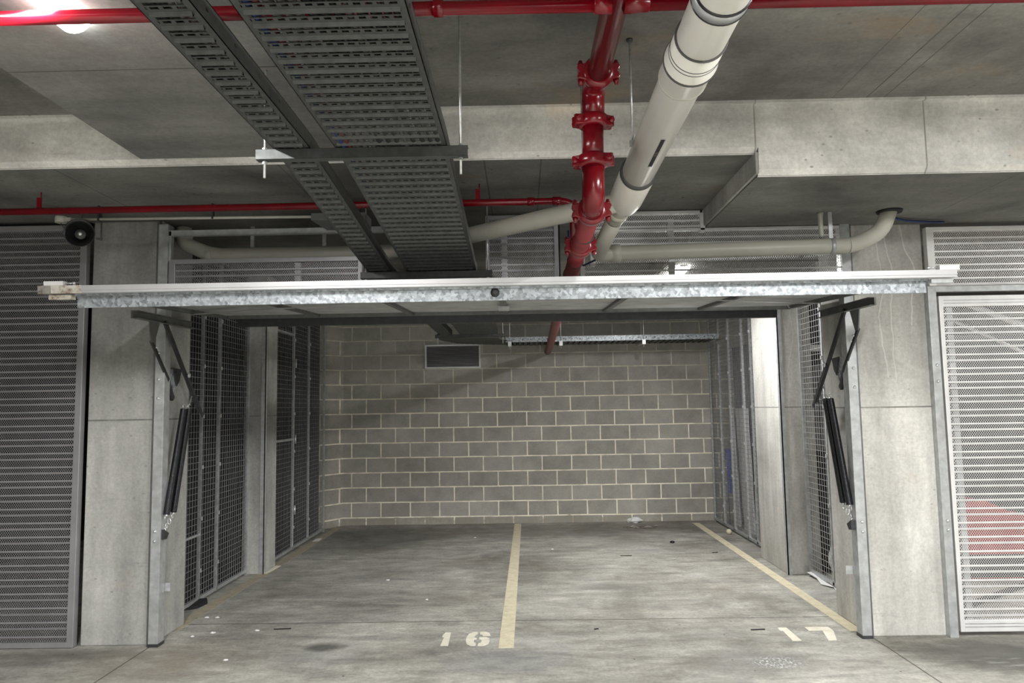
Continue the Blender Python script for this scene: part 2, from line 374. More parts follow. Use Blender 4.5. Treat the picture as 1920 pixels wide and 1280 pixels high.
# ------------------------------------------------------------------ setting
def struct(name, mb, mat, parent=None, bevel=0):
    o = mb.build(name, mat, parent, bevel)
    if parent is None: o['kind'] = 'structure'
    return o
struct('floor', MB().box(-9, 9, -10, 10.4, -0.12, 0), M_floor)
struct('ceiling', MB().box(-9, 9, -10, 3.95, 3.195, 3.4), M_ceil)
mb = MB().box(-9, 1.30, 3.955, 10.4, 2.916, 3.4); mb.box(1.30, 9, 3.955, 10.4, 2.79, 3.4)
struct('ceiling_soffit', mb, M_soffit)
# beam face: left shallow part and right deeper part, each with a chamfered lip
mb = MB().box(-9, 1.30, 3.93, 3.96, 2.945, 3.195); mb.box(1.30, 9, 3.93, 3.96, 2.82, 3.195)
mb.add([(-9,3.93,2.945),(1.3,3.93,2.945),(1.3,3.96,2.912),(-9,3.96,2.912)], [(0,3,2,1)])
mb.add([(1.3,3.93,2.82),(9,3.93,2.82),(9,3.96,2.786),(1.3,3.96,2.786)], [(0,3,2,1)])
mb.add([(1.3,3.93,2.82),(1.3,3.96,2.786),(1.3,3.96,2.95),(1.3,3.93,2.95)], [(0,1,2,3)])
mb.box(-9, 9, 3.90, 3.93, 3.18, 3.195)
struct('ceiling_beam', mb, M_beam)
mb = MB().box(1.284, 1.2995, 3.932, 10.2, 2.80, 2.9165); struct('trim_1', mb, M_column)
struct('ceiling_band', MB().box(-2.07, -0.86, -10, 3.93, 2.945, 3.195), M_band, bevel=0.006)
struct('wall_back', MB().box(-2.464, 9, 10.2, 10.4, 0, 2.93), M_block)
mb = MB().prism([(-2.464, 10.2), (-2.70, 9.85), (-3.25, 9.05), (-3.35, 9.2), (-2.6, 10.4), (-2.464, 10.4)], 0, 2.93)
struct('wall_return', mb, M_blockY)
struct('wall_back_left', MB().box(-9, -2.6, 10.25, 10.4, 0, 2.93), M_block)
struct('wall_left', MB().box(-9.1, -9, -10, 10.4, 0, 3.4), M_side)
struct('wall_right', MB().box(9, 9.1, -10, 10.4, 0, 3.4), M_side)
struct('wall_rear', MB().box(-9, 9, -10.1, -10, 0, 3.4), M_side)
struct('wall_partition_left', MB().box(-5.6, -5.5, 5.13, 10.25, 0, 2.93), M_dkwall)
struct('column', MB().box(-3.02, -2.53, 5.13, 5.61, 0, 2.918), M_column, bevel=0.008)
struct('column', MB().box(2.30, 2.80, 5.13, 5.68, 0, 2.794), M_columnR, bevel=0.008)
c = struct('column', MB().box(-2.73, -2.525, 7.26, 7.62, 0, 2.918), M_column, bevel=0.006)
MB().box(-2.56, -2.518, 7.252, 7.26, 0.0, 2.6).box(-2.525, -2.518, 7.252, 7.30, 0, 2.6).build('corner_angle', M_galv, c)
c = struct('column', MB().box(2.40, 2.70, 6.95, 7.74, 0, 2.792), M_columnR, bevel=0.006)
MB().box(2.392, 2.43, 6.938, 6.95, 0, 2.6).box(2.392, 2.40, 6.938, 6.99, 0, 2.6).build('corner_angle', M_galv, c)

# ------------------------------------------------------------------ lamps
proto = None
for i, (x, y0, y1, z, p, lb) in enumerate(LAMPS):
    t = empty('batten_lamp', (x, y0, z)); L = y1 - y0; top = {0: 2.945, 4: 2.79, 5: 2.79}.get(i, 3.195) - z
    tag(t, lb, 'lamp', 'batten lamps on the ceiling')
    MB().box(-0.035, 0.035, 0, L, min(0.045, top*0.9), top).build('lamp_body', M_white, t)
    hh = min(0.045, top*0.9)
    mb = MB(); n = 10; pr = [(0.055*math.cos(a), hh - hh*math.sin(a)) for a in [PI*k/n for k in range(n+1)]]
    vs = [(a, 0, b) for a, b in pr] + [(a, L, b) for a, b in pr]
    mb.add(vs, [(k, k+1, n+2+k, n+1+k) for k in range(n)], True)
    mb.add([v for v in vs[:n+1]], [tuple(range(n+1))]); mb.add([v for v in vs[n+1:]], [tuple(reversed(range(n+1)))])
    d = mb.build('diffuser', M_glow, t)

# ------------------------------------------------------------------ perforated louvre infill
def perf(x0, x1, z0, z1, y=0.0, mb=None, dp=0.004):
    """roll-formed louvre infill in the local xz plane: ribs with perforated strips between"""
    mb = mb or MB(); z = z1; seq = (('bar', 0.011), ('hole', 0.028), ('dbl', 0.013), ('hole', 0.042)); k = 3
    p = 0.0155; sl = 0.0077 / 0.0104; hw = 0.0016
    while z > z0 + 0.004:
        ty, h = seq[k % 4]; k += 1; a = max(z - h, z0)
        if ty == 'bar': mb.box(x0, x1, y - 0.008, y + dp, a, z)
        elif ty == 'dbl':
            mb.box(x0, x1, y - 0.008, y + dp, z - (z-a)*0.42, z); mb.box(x0, x1, y - 0.008, y + dp, a, z - (z-a)*0.60)
            mb.box(x0, x1, y - 0.001, y + 0.003, a, z)
        else:
            h = z - a; run = h * sl; n = int((x1 - x0) / p) + 3
            off = 0
            for i in range(-3, n):
                for sgn in (1, -1):
                    xb = x0 + i * p + (0 if sgn > 0 else p*0.5); xt = xb + sgn * run
                    lo_, hi_ = 0.0, 1.0
                    # clip to [x0, x1]
                    if abs(xt - xb) > 1e-6:
                        ta = (x0 + hw - xb) / (xt - xb); tb = (x1 - hw - xb) / (xt - xb)
                        if ta > tb: ta, tb = tb, ta
                        lo_, hi_ = max(0.0, ta), min(1.0, tb)
                    if hi_ <= lo_: continue
                    xa, xc = xb + (xt-xb)*lo_, xb + (xt-xb)*hi_; za, zc = a + h*lo_, a + h*hi_
                    yy = y + (0.0006 if sgn > 0 else 0.0)
                    mb.add([(xa-hw, yy, za), (xa+hw, yy, za), (xc+hw, yy, zc), (xc-hw, yy, zc)], [(0,1,2,3)])
        z = a
    return mb
def frame(x0, x1, z0, z1, l, r, b, t, y0, y1, mb=None):
    mb = mb or MB()
    if l: mb.box(x0, x0+l, y0, y1, z0, z1)
    if r: mb.box(x1-r, x1, y0, y1, z0, z1)
    if b: mb.box(x0+l, x1-r, y0, y1, z0, z0+b)
    if t: mb.box(x0+l, x1-r, y0, y1, z1-t, z1)
    return mb

# left cage front
t = tag(empty('louvre_screen', (-4.4, 5.10, 0.0)), 'tall grey louvred perforated screen, floor to soffit, beside the column with the horn', 'louvre panel')
frame(0, 1.36, 0.004, 2.886, 0.04, 0.044, 0.036, 0.040, -0.02, 0.03).build('frame', M_louv, t, 0.002)
perf(0.04, 1.316, 0.04, 2.846).build('perforated_infill', M_louv, t)
struct('trim_2', MB().box(-4.4, -3.045, 5.135, 5.17, 2.886, 2.92), M_matblack)

# right cage front: fixed frame, transom and closed leaf
t = tag(empty('louvre_transom', (2.81, 5.10, 2.345)), 'bright louvred transom over the closed louvred door', 'louvre panel')
frame(0, 1.4, 0.0, 0.41, 0.05, 0.04, 0.004, 0.028, -0.02, 0.03).build('frame', M_louvW, t, 0.002)
perf(0.05, 1.36, 0.004, 0.382).build('perforated_infill', M_louvW, t)
t = tag(empty('door_frame', (2.795, 5.10, 0.0)), 'galvanised door frame with bolts round the closed louvred door', 'door frame')
mb = MB().box(0, 0.056, -0.02, 0.03, 0, 2.343); mb.box(0.056, 1.42, -0.02, 0.03, 2.302, 2.343); mb.build('jamb_and_head', M_galv, t, 0.002)
for z in (1.80, 1.69, 0.76, 0.70): MB().lathe((0.03, -0.02, z), (0, -1, 0), [(0, 0.012), (0.006, 0.011), (0.010, 0.004)], 10).build('bolt', M_rod, t)
t = tag(empty('louvre_door', (2.87, 5.10, 0.035)), 'closed bright louvred tilt door with perforated strips', 'door', )
frame(0, 1.33, 0, 2.24, 0.028, 0.03, 0.075, 0.075, -0.012, 0.03).build('frame', M_louvW, t, 0.002)
mb = MB()
for zz in (0.03, 0.05, 2.185, 2.205): mb.box(0.03, 1.3, -0.015, -0.012, zz, zz+0.006)
mb.build('rail_groove', M_galv, t)
perf(0.028, 1.30, 0.075, 2.165).build('perforated_infill', M_louvW, t)
MB().box(0.06, 0.10, 0.012, 0.05, 0.03, 2.2).build('back_stiffener', M_galv, t)
MB().box(1.0, 1.04, 0.012, 0.05, 0.03, 2.2).build('back_stiffener', M_galv, t)

# transoms over the opening, in the plane of the posts
t = tag(empty('transom_frame', (-2.47, 5.122, 0)), 'grey steel frame over the opening with a waste pipe passing through its empty upper part', 'frame')
mb = MB().box(0.0, 0.016, -0.02, 0.02, 2.62, 2.84); mb.box(0, 1.55, -0.02, 0.02, 2.80, 2.84); mb.box(0.0, 1.5, -0.026, 0.0, 2.832, 2.838); mb.build('top_rail', M_galv, t, 0.001)
tl = tag(empty('louvre_transom', (-2.465, 5.117, 2.375)), 'louvred transom between the horn column and the perforated trays', 'louvre panel')
frame(0, 1.36, 0.0, 0.255, 0.045, 0.03, 0.03, 0.032, -0.02, 0.03).build('frame', M_louv, tl, 0.002)
mb = perf(0.045, 1.33, 0.03, 0.223); mb.build('perforated_infill', M_louv, tl)
MB().box(0.88, 0.92, 0.006, 0.04, 0.02, 0.235).build('back_stiffener', M_galv, tl)
tm = tag(empty('louvre_transom', (-0.24, 5.117, 2.375)), 'narrow louvred transom beside the trays, between them and the red pipe', 'louvre panel')
frame(0, 0.508, 0.0, 0.525, 0.026, 0.03, 0.03, 0.02, -0.02, 0.03).build('frame', M_louv, tm, 0.002)
perf(0.026, 0.48, 0.03, 0.505).build('perforated_infill', M_louv, tm)
MB().box(0.11, 0.15, 0.006, 0.04, 0.02, 0.505).build('back_stiffener', M_galv, tm)
tr = tag(empty('louvre_transom', (0.42, 5.117, 2.375)), 'wide bright louvred transom behind the cream waste pipe, ending at the streaked column', 'louvre panel')
mb = frame(0, 1.86, 0.0, 0.41, 0.03, 0.06, 0.03, 0.016, -0.02, 0.03); mb.box(0.07, 0.10, -0.02, 0.03, 0.155, 0.525); mb.box(0.07, 0.86, -0.02, 0.03, 0.515, 0.535); mb.box(0.84, 0.875, -0.02, 0.03, 0.385, 0.535); mb.build('frame', M_louvW, tr, 0.002)
mb = perf(0.03, 1.80, 0.03, 0.165); perf(0.10, 1.80, 0.175, 0.395, 0, mb); perf(0.10, 0.84, 0.41, 0.515, 0, mb); mb.build('perforated_infill', M_louvW, tr)
MB().box(0.62, 0.66, 0.006, 0.04, 0.02, 0.485).build('back_stiffener', M_galv, tr)

# ------------------------------------------------------------------ posts of the opening
def post(x0, x1, sgn, lb):
    t = tag(empty('door_post', (0, 0, 0)), lb, 'door post', 'galvanised posts of the open tilt door')
    mb = MB().box(x0, x1, 5.085, 5.092, 0, 2.88 if sgn < 0 else 2.79)
    xi0, xi1 = (x1-0.006, x1) if sgn < 0 else (x0, x0+0.006)
    mb.box(xi0, xi1, 5.092, 5.17, 0, 2.88 if sgn < 0 else 2.79)
    xo0, xo1 = (x0, x0+0.006) if sgn < 0 else (x1-0.006, x1)
    mb.box(xo0, xo1, 5.092, 5.13, 0, 2.88 if sgn < 0 else 2.79)
    mb.build('post_channel', M_galv, t, 0.001)
    xm = (x0+x1)/2 + 0.006*sgn
    for z in (1.79, 1.66, 0.76, 0.695): MB().lathe((xm, 5.085, z), (0, -1, 0), [(0, 0.011), (0.006, 0.010), (0.010, 0.004)], 10).build('bolt', M_rod, t)
    mb = MB().box(x0-0.004, x1+0.004, 5.08, 5.17, 0, 0.02); mb.build('foot_plate', M_darkst, t)
    return t
pL = post(-2.535, -2.470, -1, 'grey galvanised post on the shaded side of the opening, below the horn column')
pR = post(2.222, 2.285, 1, 'brightly lit galvanised post in front of the streaked column')
# dark expansion strip between post and column
struct('trim_3', MB().box(2.285, 2.302, 5.10, 5.13, 0, 2.79), M_midst)
struct('trim_4', MB().box(-2.555, -2.535, 5.10, 5.13, 0, 2.91), M_midst)
for x0, x1, y, z, pp in ((-2.47, -2.435, 5.17, 0.345, pL), (2.17, 2.222, 5.17, 0.40, pR)):
    mb = MB().box(x0, x1, y, y+0.004, z, z+0.055)
    if x0 < 0: mb.box(-2.47, -2.466, y-0.03, y, z, z+0.055)
    else: mb.box(2.218, 2.222, y-0.03, y, z, z+0.055)
    mb.build('angle_bracket', M_galv, pp)

# ------------------------------------------------------------------ open tilt door
TILT = -(PI/2 - math.atan2(0.105, 1.95))
door = tag(empty('tilt_door', (-0.125, 4.15, 2.262), (TILT, 0, 0)), 'raised galvanised tilt door hanging level over the open double bay', 'garage door')
# local: x across, z inwards from the leading edge, +y down
W2 = 2.335; LD = 1.955
perf(-W2+0.03, W2-0.03, 0.02, LD-0.03, 0.0, None, 0.014).build('perforated_cladding', M_slat, door)
frame(-W2, W2, 0, LD, 0.03, 0.03, 0.03, 0.03, 0.0, 0.04).build('frame', M_midst, door, 0.001)
MB().box(-2.40, 2.40, -0.0, 0.033, -0.03, -0.004).box(-2.40, 2.40, 0.005, 0.10, -0.006, 0.006).build('galvanised_edge_beam', M_spangle, door, 0.002)
mb = MB().box(-2.555, 2.53, -0.02, 0.008, -0.085, -0.03); mb.box(-2.555, 2.53, 0.010, 0.0225, -0.085, -0.03); mb.box(-2.55, 2.525, 0.006, 0.012, -0.082, -0.03)
rail = mb.build('aluminium_rail', M_alu, door, 0.001)
MB().box(-2.575, -2.33, -0.021, 0.024, -0.087, -0.07).box(-2.575, -2.50, -0.021, 0.024, -0.087, -0.03).build('corroded_end', M_rusty, rail)
MB().box(-2.53, -2.40, 0.028, 0.055, -0.06, -0.02).build('lower_lip', M_rusty, rail)
MB().box(2.40, 2.52, 0.028, 0.050, -0.06, -0.02).build('lower_lip', M_galv, rail)
for sx, x in ((1, -2.545), (-1, 2.545)):
    mb = MB(); x0, x1 = sorted((x, x + sx*0.11)); mb.box(x0, x1, -0.046, -0.018, -0.083, -0.04)
    b = mb.build('latch_box', M_white, door, 0.002)
    mb = MB().tube([(x+sx*0.11, -0.034, -0.06), (x+sx*0.15, -0.034, -0.06)], 0.004, 8); mb.lathe((x+sx*0.15, -0.034, -0.06), (sx, 0, 0), [(0, 0.004), (0.004, 0.010), (0.015, 0.010), (0.019, 0.003)], 10)
    mb.build('latch_bolt', M_rod, b)
for x in (-1.56, -0.78, 0.0, 0.82, 1.60):
    MB().box(x-0.02, x+0.02, 0.004, 0.034, 0.03, LD-0.03).build('stiffener', M_midst, door)
MB().box(-2.26, 2.26, 0.03, 0.10, LD+0.06, LD+0.13).box(-2.26, 2.26, 0.0, 0.03, LD, LD+0.13).build('rear_beam', M_darkst, door, 0.002)
# lock and locking rods
lk = MB().lathe((-0.02, 0.055, -0.006), (0, 0, -1), [(0, 0.026), (0.008, 0.026), (0.012, 0.022), (0.03, 0.018), (0.034, 0.010)], 20).build('lock_cylinder', M_darkst, door)
MB().box(-0.045, 0.005, 0.045, 0.075, 0.01, 0.12).box(-0.06, 0.04, 0.035, 0.045, 0.03, 0.16).build('lock_body', M_galv, lk)
for sx in (-1, 1):
    for z2, z1 in ((0.5, 0.10), (1.3, 0.14)):
        MB().bar((sx*0.03, 0.05, z1), (sx*(W2-0.02), 0.045, z2), 0.05, 0.004, up=(0, 1, 0)).build('locking_strap', M_slat, door)
MB().box(-0.04, 0.04, 0.034, 0.06, 1.2, 1.32).build('centre_bracket', M_galv, door)

# ------------------------------------------------------------------ lifting gear, one set on each side
def lift(cx, s, lb):
    """cx: plane of the linkage; s=+1 when the door lies towards +x"""
    t = tag(empty('lift_linkage', (cx, 0, 0)), lb, 'door mechanism', 'spring linkages of the tilt door')
    # bearer channel under the door edge
    zc = lambda y: 2.185 + (y-4.65)*0.022
    mb = MB().bar((0, 4.62, zc(4.62)), (0, 5.46, zc(5.46)), 0.012, 0.05); mb.bar((s*0.018, 4.62, zc(4.62)+0.024), (s*0.018, 5.46, zc(5.46)+0.024), 0.045, 0.004)
    mb.bar((s*0.018, 4.62, zc(4.62)-0.024), (s*0.018, 5.46, zc(5.46)-0.024), 0.04, 0.004); mb.build('bearer_channel', M_midst, t)
    MB().prism([(4.84, 2.17), (4.98, 2.17), (4.915, 2.03), (4.87, 2.03)], -0.004, 0.004, YZ).build('hanging_plate', M_midst, t)
    a = MB().bar((-s*0.012, 4.895, 2.045), (-s*0.012, 5.14, 1.80), 0.012, 0.026, (0, 1, 1)).bar((-s*0.012, 5.14, 1.80), (-s*0.03, 5.27, 1.655), 0.012, 0.03, (0, 1, 1)).build('lower_arm', M_darkst, t)
    for (y, z) in ((4.94, 2.0), (4.98, 1.965)): MB().lathe((s*0.0, y, z), (s, 0, 0), [(0, 0.008), (0.012, 0.006)], 8).build('pin', M_rod, a)
    a = MB().bar((s*0.014, 5.03, 2.18), (s*0.014, 5.60, 1.57), 0.014, 0.036, (0, 1, 1)).bar((s*0.024, 5.36, 1.83), (s*0.024, 5.64, 1.53), 0.008, 0.03, (0, 1, 1)).build('main_arm', M_darkst, t)
    MB().lathe((s*0.03, 5.375, 1.83), (s, 0, 0), [(0, 0.02), (0.006, 0.02), (0.012, 0.008)], 12).build('pivot_bolt', M_galv, a)
    # mounting plate on the column cheek
    p = MB().prism([(5.13, 1.86), (5.36, 1.88), (5.38, 1.80), (5.28, 1.68), (5.23, 1.64), (5.12, 1.64)], -0.005, 0.0, YZ)
    p.v = [(v[0] - s*0.045, v[1], v[2]) for v in p.v]; pl = p.build('mounting_plate', M_spangle, t)
    q = MB().prism([(5.28, 1.88), (5.40, 1.875), (5.37, 1.79), (5.33, 1.75)], -0.004, 0.004, YZ); q.v = [(v[0] - s*0.037, v[1], v[2]) for v in q.v]; q.build('gusset', M_darkst, pl)
    for (y, z) in ((5.2, 1.73), (5.25, 1.74), (5.15, 1.67)): MB().lathe((-s*0.04, y, z), (s, 0, 0), [(0, 0.007), (0.008, 0.006)], 8).build('plate_bolt', M_darkst, pl)
    MB().bar((-s*0.03, 5.11, 1.79), (-s*0.03, 5.26, 1.66), 0.02, 0.04, (0, 1, 1)).build('stop_bar', M_darkst, t)
    # twin springs
    for k, (ya, yb) in enumerate(((5.345, 5.125), (5.435, 5.225))):
        A = Vector((s*0.012, ya, 1.585)); B = Vector((s*0.012, yb, 0.865)); d = (B-A).normalized(); Ln = (B-A).length
        n = int(Ln/0.008); prof = []
        for i in range(n):
            prof += [(i*0.008, 0.0185), (i*0.008+0.003, 0.0225), (i*0.008+0.0065, 0.0225)]
        sp = MB().lathe(A, d, [(0, 0.010)] + prof + [(Ln, 0.012)], 12).build('spring', M_spring, t)
        mb = MB(); mb.tube(arc(B + d*0.02, 0.018, 0.5, 5.6, (0, 1, 0), (0, 0, 1), 12), 0.0035, 6); mb.tube([B - d*0.005, B + d*0.012], 0.012, 8); mb.build('hook', M_rod, sp)
        mb = MB(); mb.tube(arc(A - d*0.02, 0.016, 0.5, 5.6, (0, 1, 0), (0, 0, 1), 12), 0.0035, 6); mb.build('top_hook', M_rod, sp)
    mb = MB(); pts = [(s*0.01, 5.21, 0.84), (s*0.01, 5.17, 0.815), (s*0.0, 5.15, 0.785), (-s*0.01, 5.14, 0.755)]
    for i, p in enumerate(pts):
        c0 = Vector(p); u = Vector((1, 0, 0)) if i % 2 else Vector((0, 1, 0))
        mb.tube([c0 + u*(0.011*math.cos(a)) + Vector((0, 0, 1))*(0.02*math.sin(a)) for a in [2*PI*k/12 for k in range(13)]], 0.0035, 6, False)
    mb.build('chain', M_rod, t)
    MB().prism([(5.10, 0.77), (5.17, 0.735), (5.14, 0.70), (5.10, 0.705)], -0.02, 0.012, YZ).build('anchor_lug', M_darkst, t)
    MB().tube([(s*0.012, 5.47, 1.68), (s*0.012, 5.44, 1.62), (s*0.012, 5.39, 1.60)], 0.005, 6).build('spring_link', M_rod, t)
lift(-2.462, 1, 'spring and arm linkage of the raised door on the shaded post by the black cage')
lift(2.212, -1, 'spring and arm linkage of the raised door on the bright post by the streaked column')

# ------------------------------------------------------------------ weldmesh cages (run along y at x=X)
def weld(mb, X, y0, y1, z0, z1, p=0.05, r=0.0019):
    n = round((y1-y0)/p)
    for i in range(n+1):
        y = y0 + (y1-y0)*i/n; mb.box(X-r, X+r, y-r, y+r, z0, z1)
    n = round((z1-z0)/p)
    for i in range(n+1):
        z = z0 + (z1-z0)*i/n; mb.box(X+r*(-1 if X > 0 else 1)*2-r, X+r*(-1 if X > 0 else 1)*2+r, y0, y1, z-r, z+r)
def cage(X, y0, y1, z1, posts, lb, mat=None, z0=0.045, door=None):
    t = tag(empty('mesh_partition', (0, 0, 0)), lb, 'mesh partition')
    mb = MB(); weld(mb, X, y0, y1, z0, z1); mb.build('welded_mesh', mat or M_wire, t)
    mb = MB().box(X-0.014, X+0.014, y0, y1, z0-0.02, z0+0.008)
    for y in (y0, y1): mb.box(X-0.013, X+0.013, y-0.013, y+0.013, 0.0, z1)
    mb.build('frame', M_galv, t)
    for y, wd in posts:
        o = MB().box(X-0.014, X+0.014, y-wd/2, y+wd/2, 0.02, z1).build('upright', M_galv, t)
        for k in range(6):
            z = 0.25 + k*0.42; sx = -1 if X > 0 else 1
            if z < z1: MB().box(X+sx*0.014, X+sx*0.024, y-0.012, y+0.012, z, z+0.03).build('clip', M_rod, o)
    if door:
        d0, d1 = door; mb = MB()
        for z in (1.24, 2.42): mb.box(X-0.012, X+0.012, d0, d1, z-0.012, z+0.012)
        dd = mb.build('door_rails', M_galv, t)
        for z in (0.45, 1.24, 2.1): MB().lathe((X+0.022, d1+0.02, z-0.05), (0, 0, 1), [(0, 0.009), (0.10, 0.009)], 8).build('hinge', M_rod, dd)
    return t
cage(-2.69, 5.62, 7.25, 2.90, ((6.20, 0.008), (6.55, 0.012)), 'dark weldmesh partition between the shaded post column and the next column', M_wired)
mb = MB().box(-2.70, -2.68, 5.66, 6.20, 0.55, 0.565); tag(mb.build('latch_bar', M_rod), 'thin bright horizontal bar low on the dark weldmesh partition', 'bar')
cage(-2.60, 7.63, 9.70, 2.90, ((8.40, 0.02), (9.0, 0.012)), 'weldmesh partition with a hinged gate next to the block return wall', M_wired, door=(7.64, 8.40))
cage(2.60, 5.69, 6.94, 2.78, ((6.42, 0.03),), 'weldmesh partition between the streaked column and the next column, with white litter under it')
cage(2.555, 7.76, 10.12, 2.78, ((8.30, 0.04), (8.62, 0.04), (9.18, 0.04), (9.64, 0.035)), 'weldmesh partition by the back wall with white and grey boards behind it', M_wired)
# black sheets added to keep the left bays dark; ribs follow bars there
def screen(X, y0, y1, lb):
    mb = MB(); n = int((y1-y0)/0.085)
    for i in range(n):
        y = y0 + i*0.085; mb.box(X-0.01, X, y, y+0.05, 0.02, 2.9)
    mb.box(X-0.02, X-0.01, y0, y1, 0.02, 2.9)
    tag(mb.build('ribbed_dark_backing', M_matblack), lb, 'screen', 'dark ribbed sheets added behind the mesh')
screen(-2.735, 5.63, 7.25, 'ribbed black sheet added to darken the bay behind the mesh nearest the shaded post')
screen(-2.65, 7.64, 9.70, 'ribbed black sheet added to darken the bay behind the mesh gate')

# things behind the right cages
def slab(name, mat, verts_yz, x0, x1, lean, lb, cat, group=None):
    mb = MB().prism(verts_yz, x0, x1, YZ)
    mb.v = [(v[0] + lean*v[2], v[1], v[2]) for v in mb.v]
    return tag(mb.build(name, mat), lb, cat, group)
slab('white_board', M_white, [(9.06, 0.0), (9.45, 0.0), (9.70, 1.50), (9.22, 1.50)], 2.74, 2.765, 0.01, 'wide white board leaning behind the weldmesh near the back wall', 'board')
slab('white_board', M_white, [(9.66, 0.0), (9.80, 0.0), (10.0, 1.50), (9.86, 1.50)], 2.74, 2.765, 0.01, 'narrow white board leaning beside the wide one behind the weldmesh', 'board')
slab('grey_board', M_grey, [(8.5, 0.0), (9.95, 0.0), (9.95, 2.30), (8.5, 2.30)], 2.82, 2.85, 0.0, 'large flat grey board standing behind the white boards in the mesh store', 'board')
mb = MB().box(2.62, 2.66, 9.62, 9.78, 0.84, 0.98); mb.box(2.62, 2.66, 9.66, 9.72, 0.42, 0.84); tag(mb.build('blue_strap_bundle', M_blue), 'small blue bundle hanging inside the mesh store by the back wall', 'bundle')
mb = MB(); mb.tube([(2.64, 9.75, 0.84), (2.64, 9.73, 0.02)], 0.006, 6); tag(mb.build('cord', M_cblue), 'thin blue cord under the blue bundle in the mesh store', 'cord')
# behind the front right cage
t = tag(empty('locker', (2.715, 7.02, 0)), 'grey ribbed locker with a white bracket behind the mesh beside the streaked column', 'locker')
mb = MB().box(0, 0.4, 0, 0.4, 1.12, 1.90)
for k in range(7): mb.box(0.01 + k*0.056, 0.035 + k*0.056, -0.012, 0, 1.14, 1.80)
mb.build('ribbed_front', M_grey, t); MB().box(0.0, 0.2, -0.03, 0.0, 2.04, 2.10).build('white_bracket', M_white, t)
MB().box(0.0, 0.4, 0, 0.4, 1.90, 2.6).build('darkness_upper', M_matblack, t); MB().box(0.0, 0.4, 0, 0.4, 0.0, 1.12).build('darkness_lower', M_matblack, t)  # black boxes stand for the darkness above and below the ribbed front
def blob(name, loc, sc, mat, lb, cat, seed=1, n=10, m=16, rough=0.12, group=None):
    rnd = random.Random(seed); vs = []; fs = []
    for i in range(n+1):
        th = PI*i/n
        for j in range(m):
            k = 1 + rnd.uniform(-rough, rough)
            vs.append((loc[0]+sc[0]*k*math.sin(th)*math.cos(2*PI*j/m), loc[1]+sc[1]*k*math.sin(th)*math.sin(2*PI*j/m), loc[2]+sc[2]*(math.cos(th))*k))
    vs = [(a, b, max(c, 0.001)) for a, b, c in vs]
    for i in range(n):
        for j in range(m): fs.append((i*m+j, i*m+(j+1)%m, (i+1)*m+(j+1)%m, (i+1)*m+j))
    o = MB().add(vs, fs, rough < 0.05).build(name, mat); tag(o, lb, cat, group); return o
blob('white_bag', (2.80, 6.72, 0.16), (0.10, 0.20, 0.17), M_white, 'rounded white bag standing behind the mesh beside the streaked column', 'bag', 3, rough=0.04)
# paper on the floor under the mesh
def sheet(name, pts, mat, lb, cat, th=0.004):
    mb = MB(); n = len(pts); mb.add(list(pts) + [(x, y, z+th) for x, y, z in pts], [tuple(reversed(range(n))), tuple(range(n, 2*n))] + [(i, (i+1) % n, n+(i+1) % n, n+i) for i in range(n)])
    return tag(mb.build(name, mat), lb, cat)
sheet('paper_sheet', [(2.545, 6.90, 0.03), (2.63, 6.93, 0.03), (2.62, 6.62, 0.012), (2.63, 6.34, 0.002), (2.56, 6.30, 0.004), (2.585, 6.42, 0.012), (2.53, 6.55, 0.006), (2.56, 6.72, 0.02)], M_white, 'crumpled white paper on the floor under the mesh beside the streaked column', 'paper')
# neighbouring bay on the right
t = tag(empty('red_container', (4.2, 6.9, 0)), 'low red moulded container seen through the closed louvred door', 'container')
mb = MB(); pr = [(-0.65, 0.0), (-0.65, 0.30), (-0.5, 0.62), (-0.15, 0.68), (0.1, 0.56), (0.35, 0.52), (0.75, 0.40), (1.1, 0.36), (1.1, 0.0)]
mb.prism(pr, -0.25, 0.25, XZ); mb.build('body', M_redp, t, 0.03)
MB().box(-0.5, 1.12, -0.27, -0.25, 0.03, 0.22).build('black_skirt', M_matblack, t)
mb = MB(); tag(mb.bar((3.25, 5.75, 0.012), (4.35, 6.55, 0.012), 0.05, 0.024).build('floor_dark_bar', M_matblack), 'dark diagonal streak built as a bar on the floor behind the closed louvred door', 'dark_bar')  # low matt black bar laid diagonally across the floor
mb = MB(); mb.tube([(3.95, 6.6, 2.42), (4.9, 6.6, 2.02)], 0.028, 10); tag(mb.build('diagonal_streak', M_white), 'white diagonal streak built as a tube high behind the closed louvred door', 'tube', 'white streaks behind the louvred door')  # pair of sloping white streaks, each built as a plain tube
mb = MB(); mb.tube([(3.9, 6.9, 2.35), (4.9, 6.9, 1.86)], 0.016, 10); tag(mb.build('diagonal_streak', M_white), 'thinner white streak built as a tube just below the first behind the closed louvred door', 'tube', 'white streaks behind the louvred door')
for (x0, x1, y, h, lb) in ((3.9, 4.9, 8.7, 2.1, 'tall black block added to darken the rear of the neighbouring bay, nearer the mesh store'), (4.95, 7.2, 8.6, 2.3, 'widest black block added to darken the rear of the neighbouring bay')):
    t = tag(empty('bay_dark_block', (x0, y, 0)), lb, 'bay_dark_block'); MB().box(0, x1-x0, 0, 0.5, 0, h-0.06).build('body', M_matblack, t, 0.01); MB().box(-0.01, x1-x0+0.01, -0.01, 0.51, h-0.06, h).build('lid', M_darkst, t, 0.01)  # black blocks added to darken the bay behind the louvred door

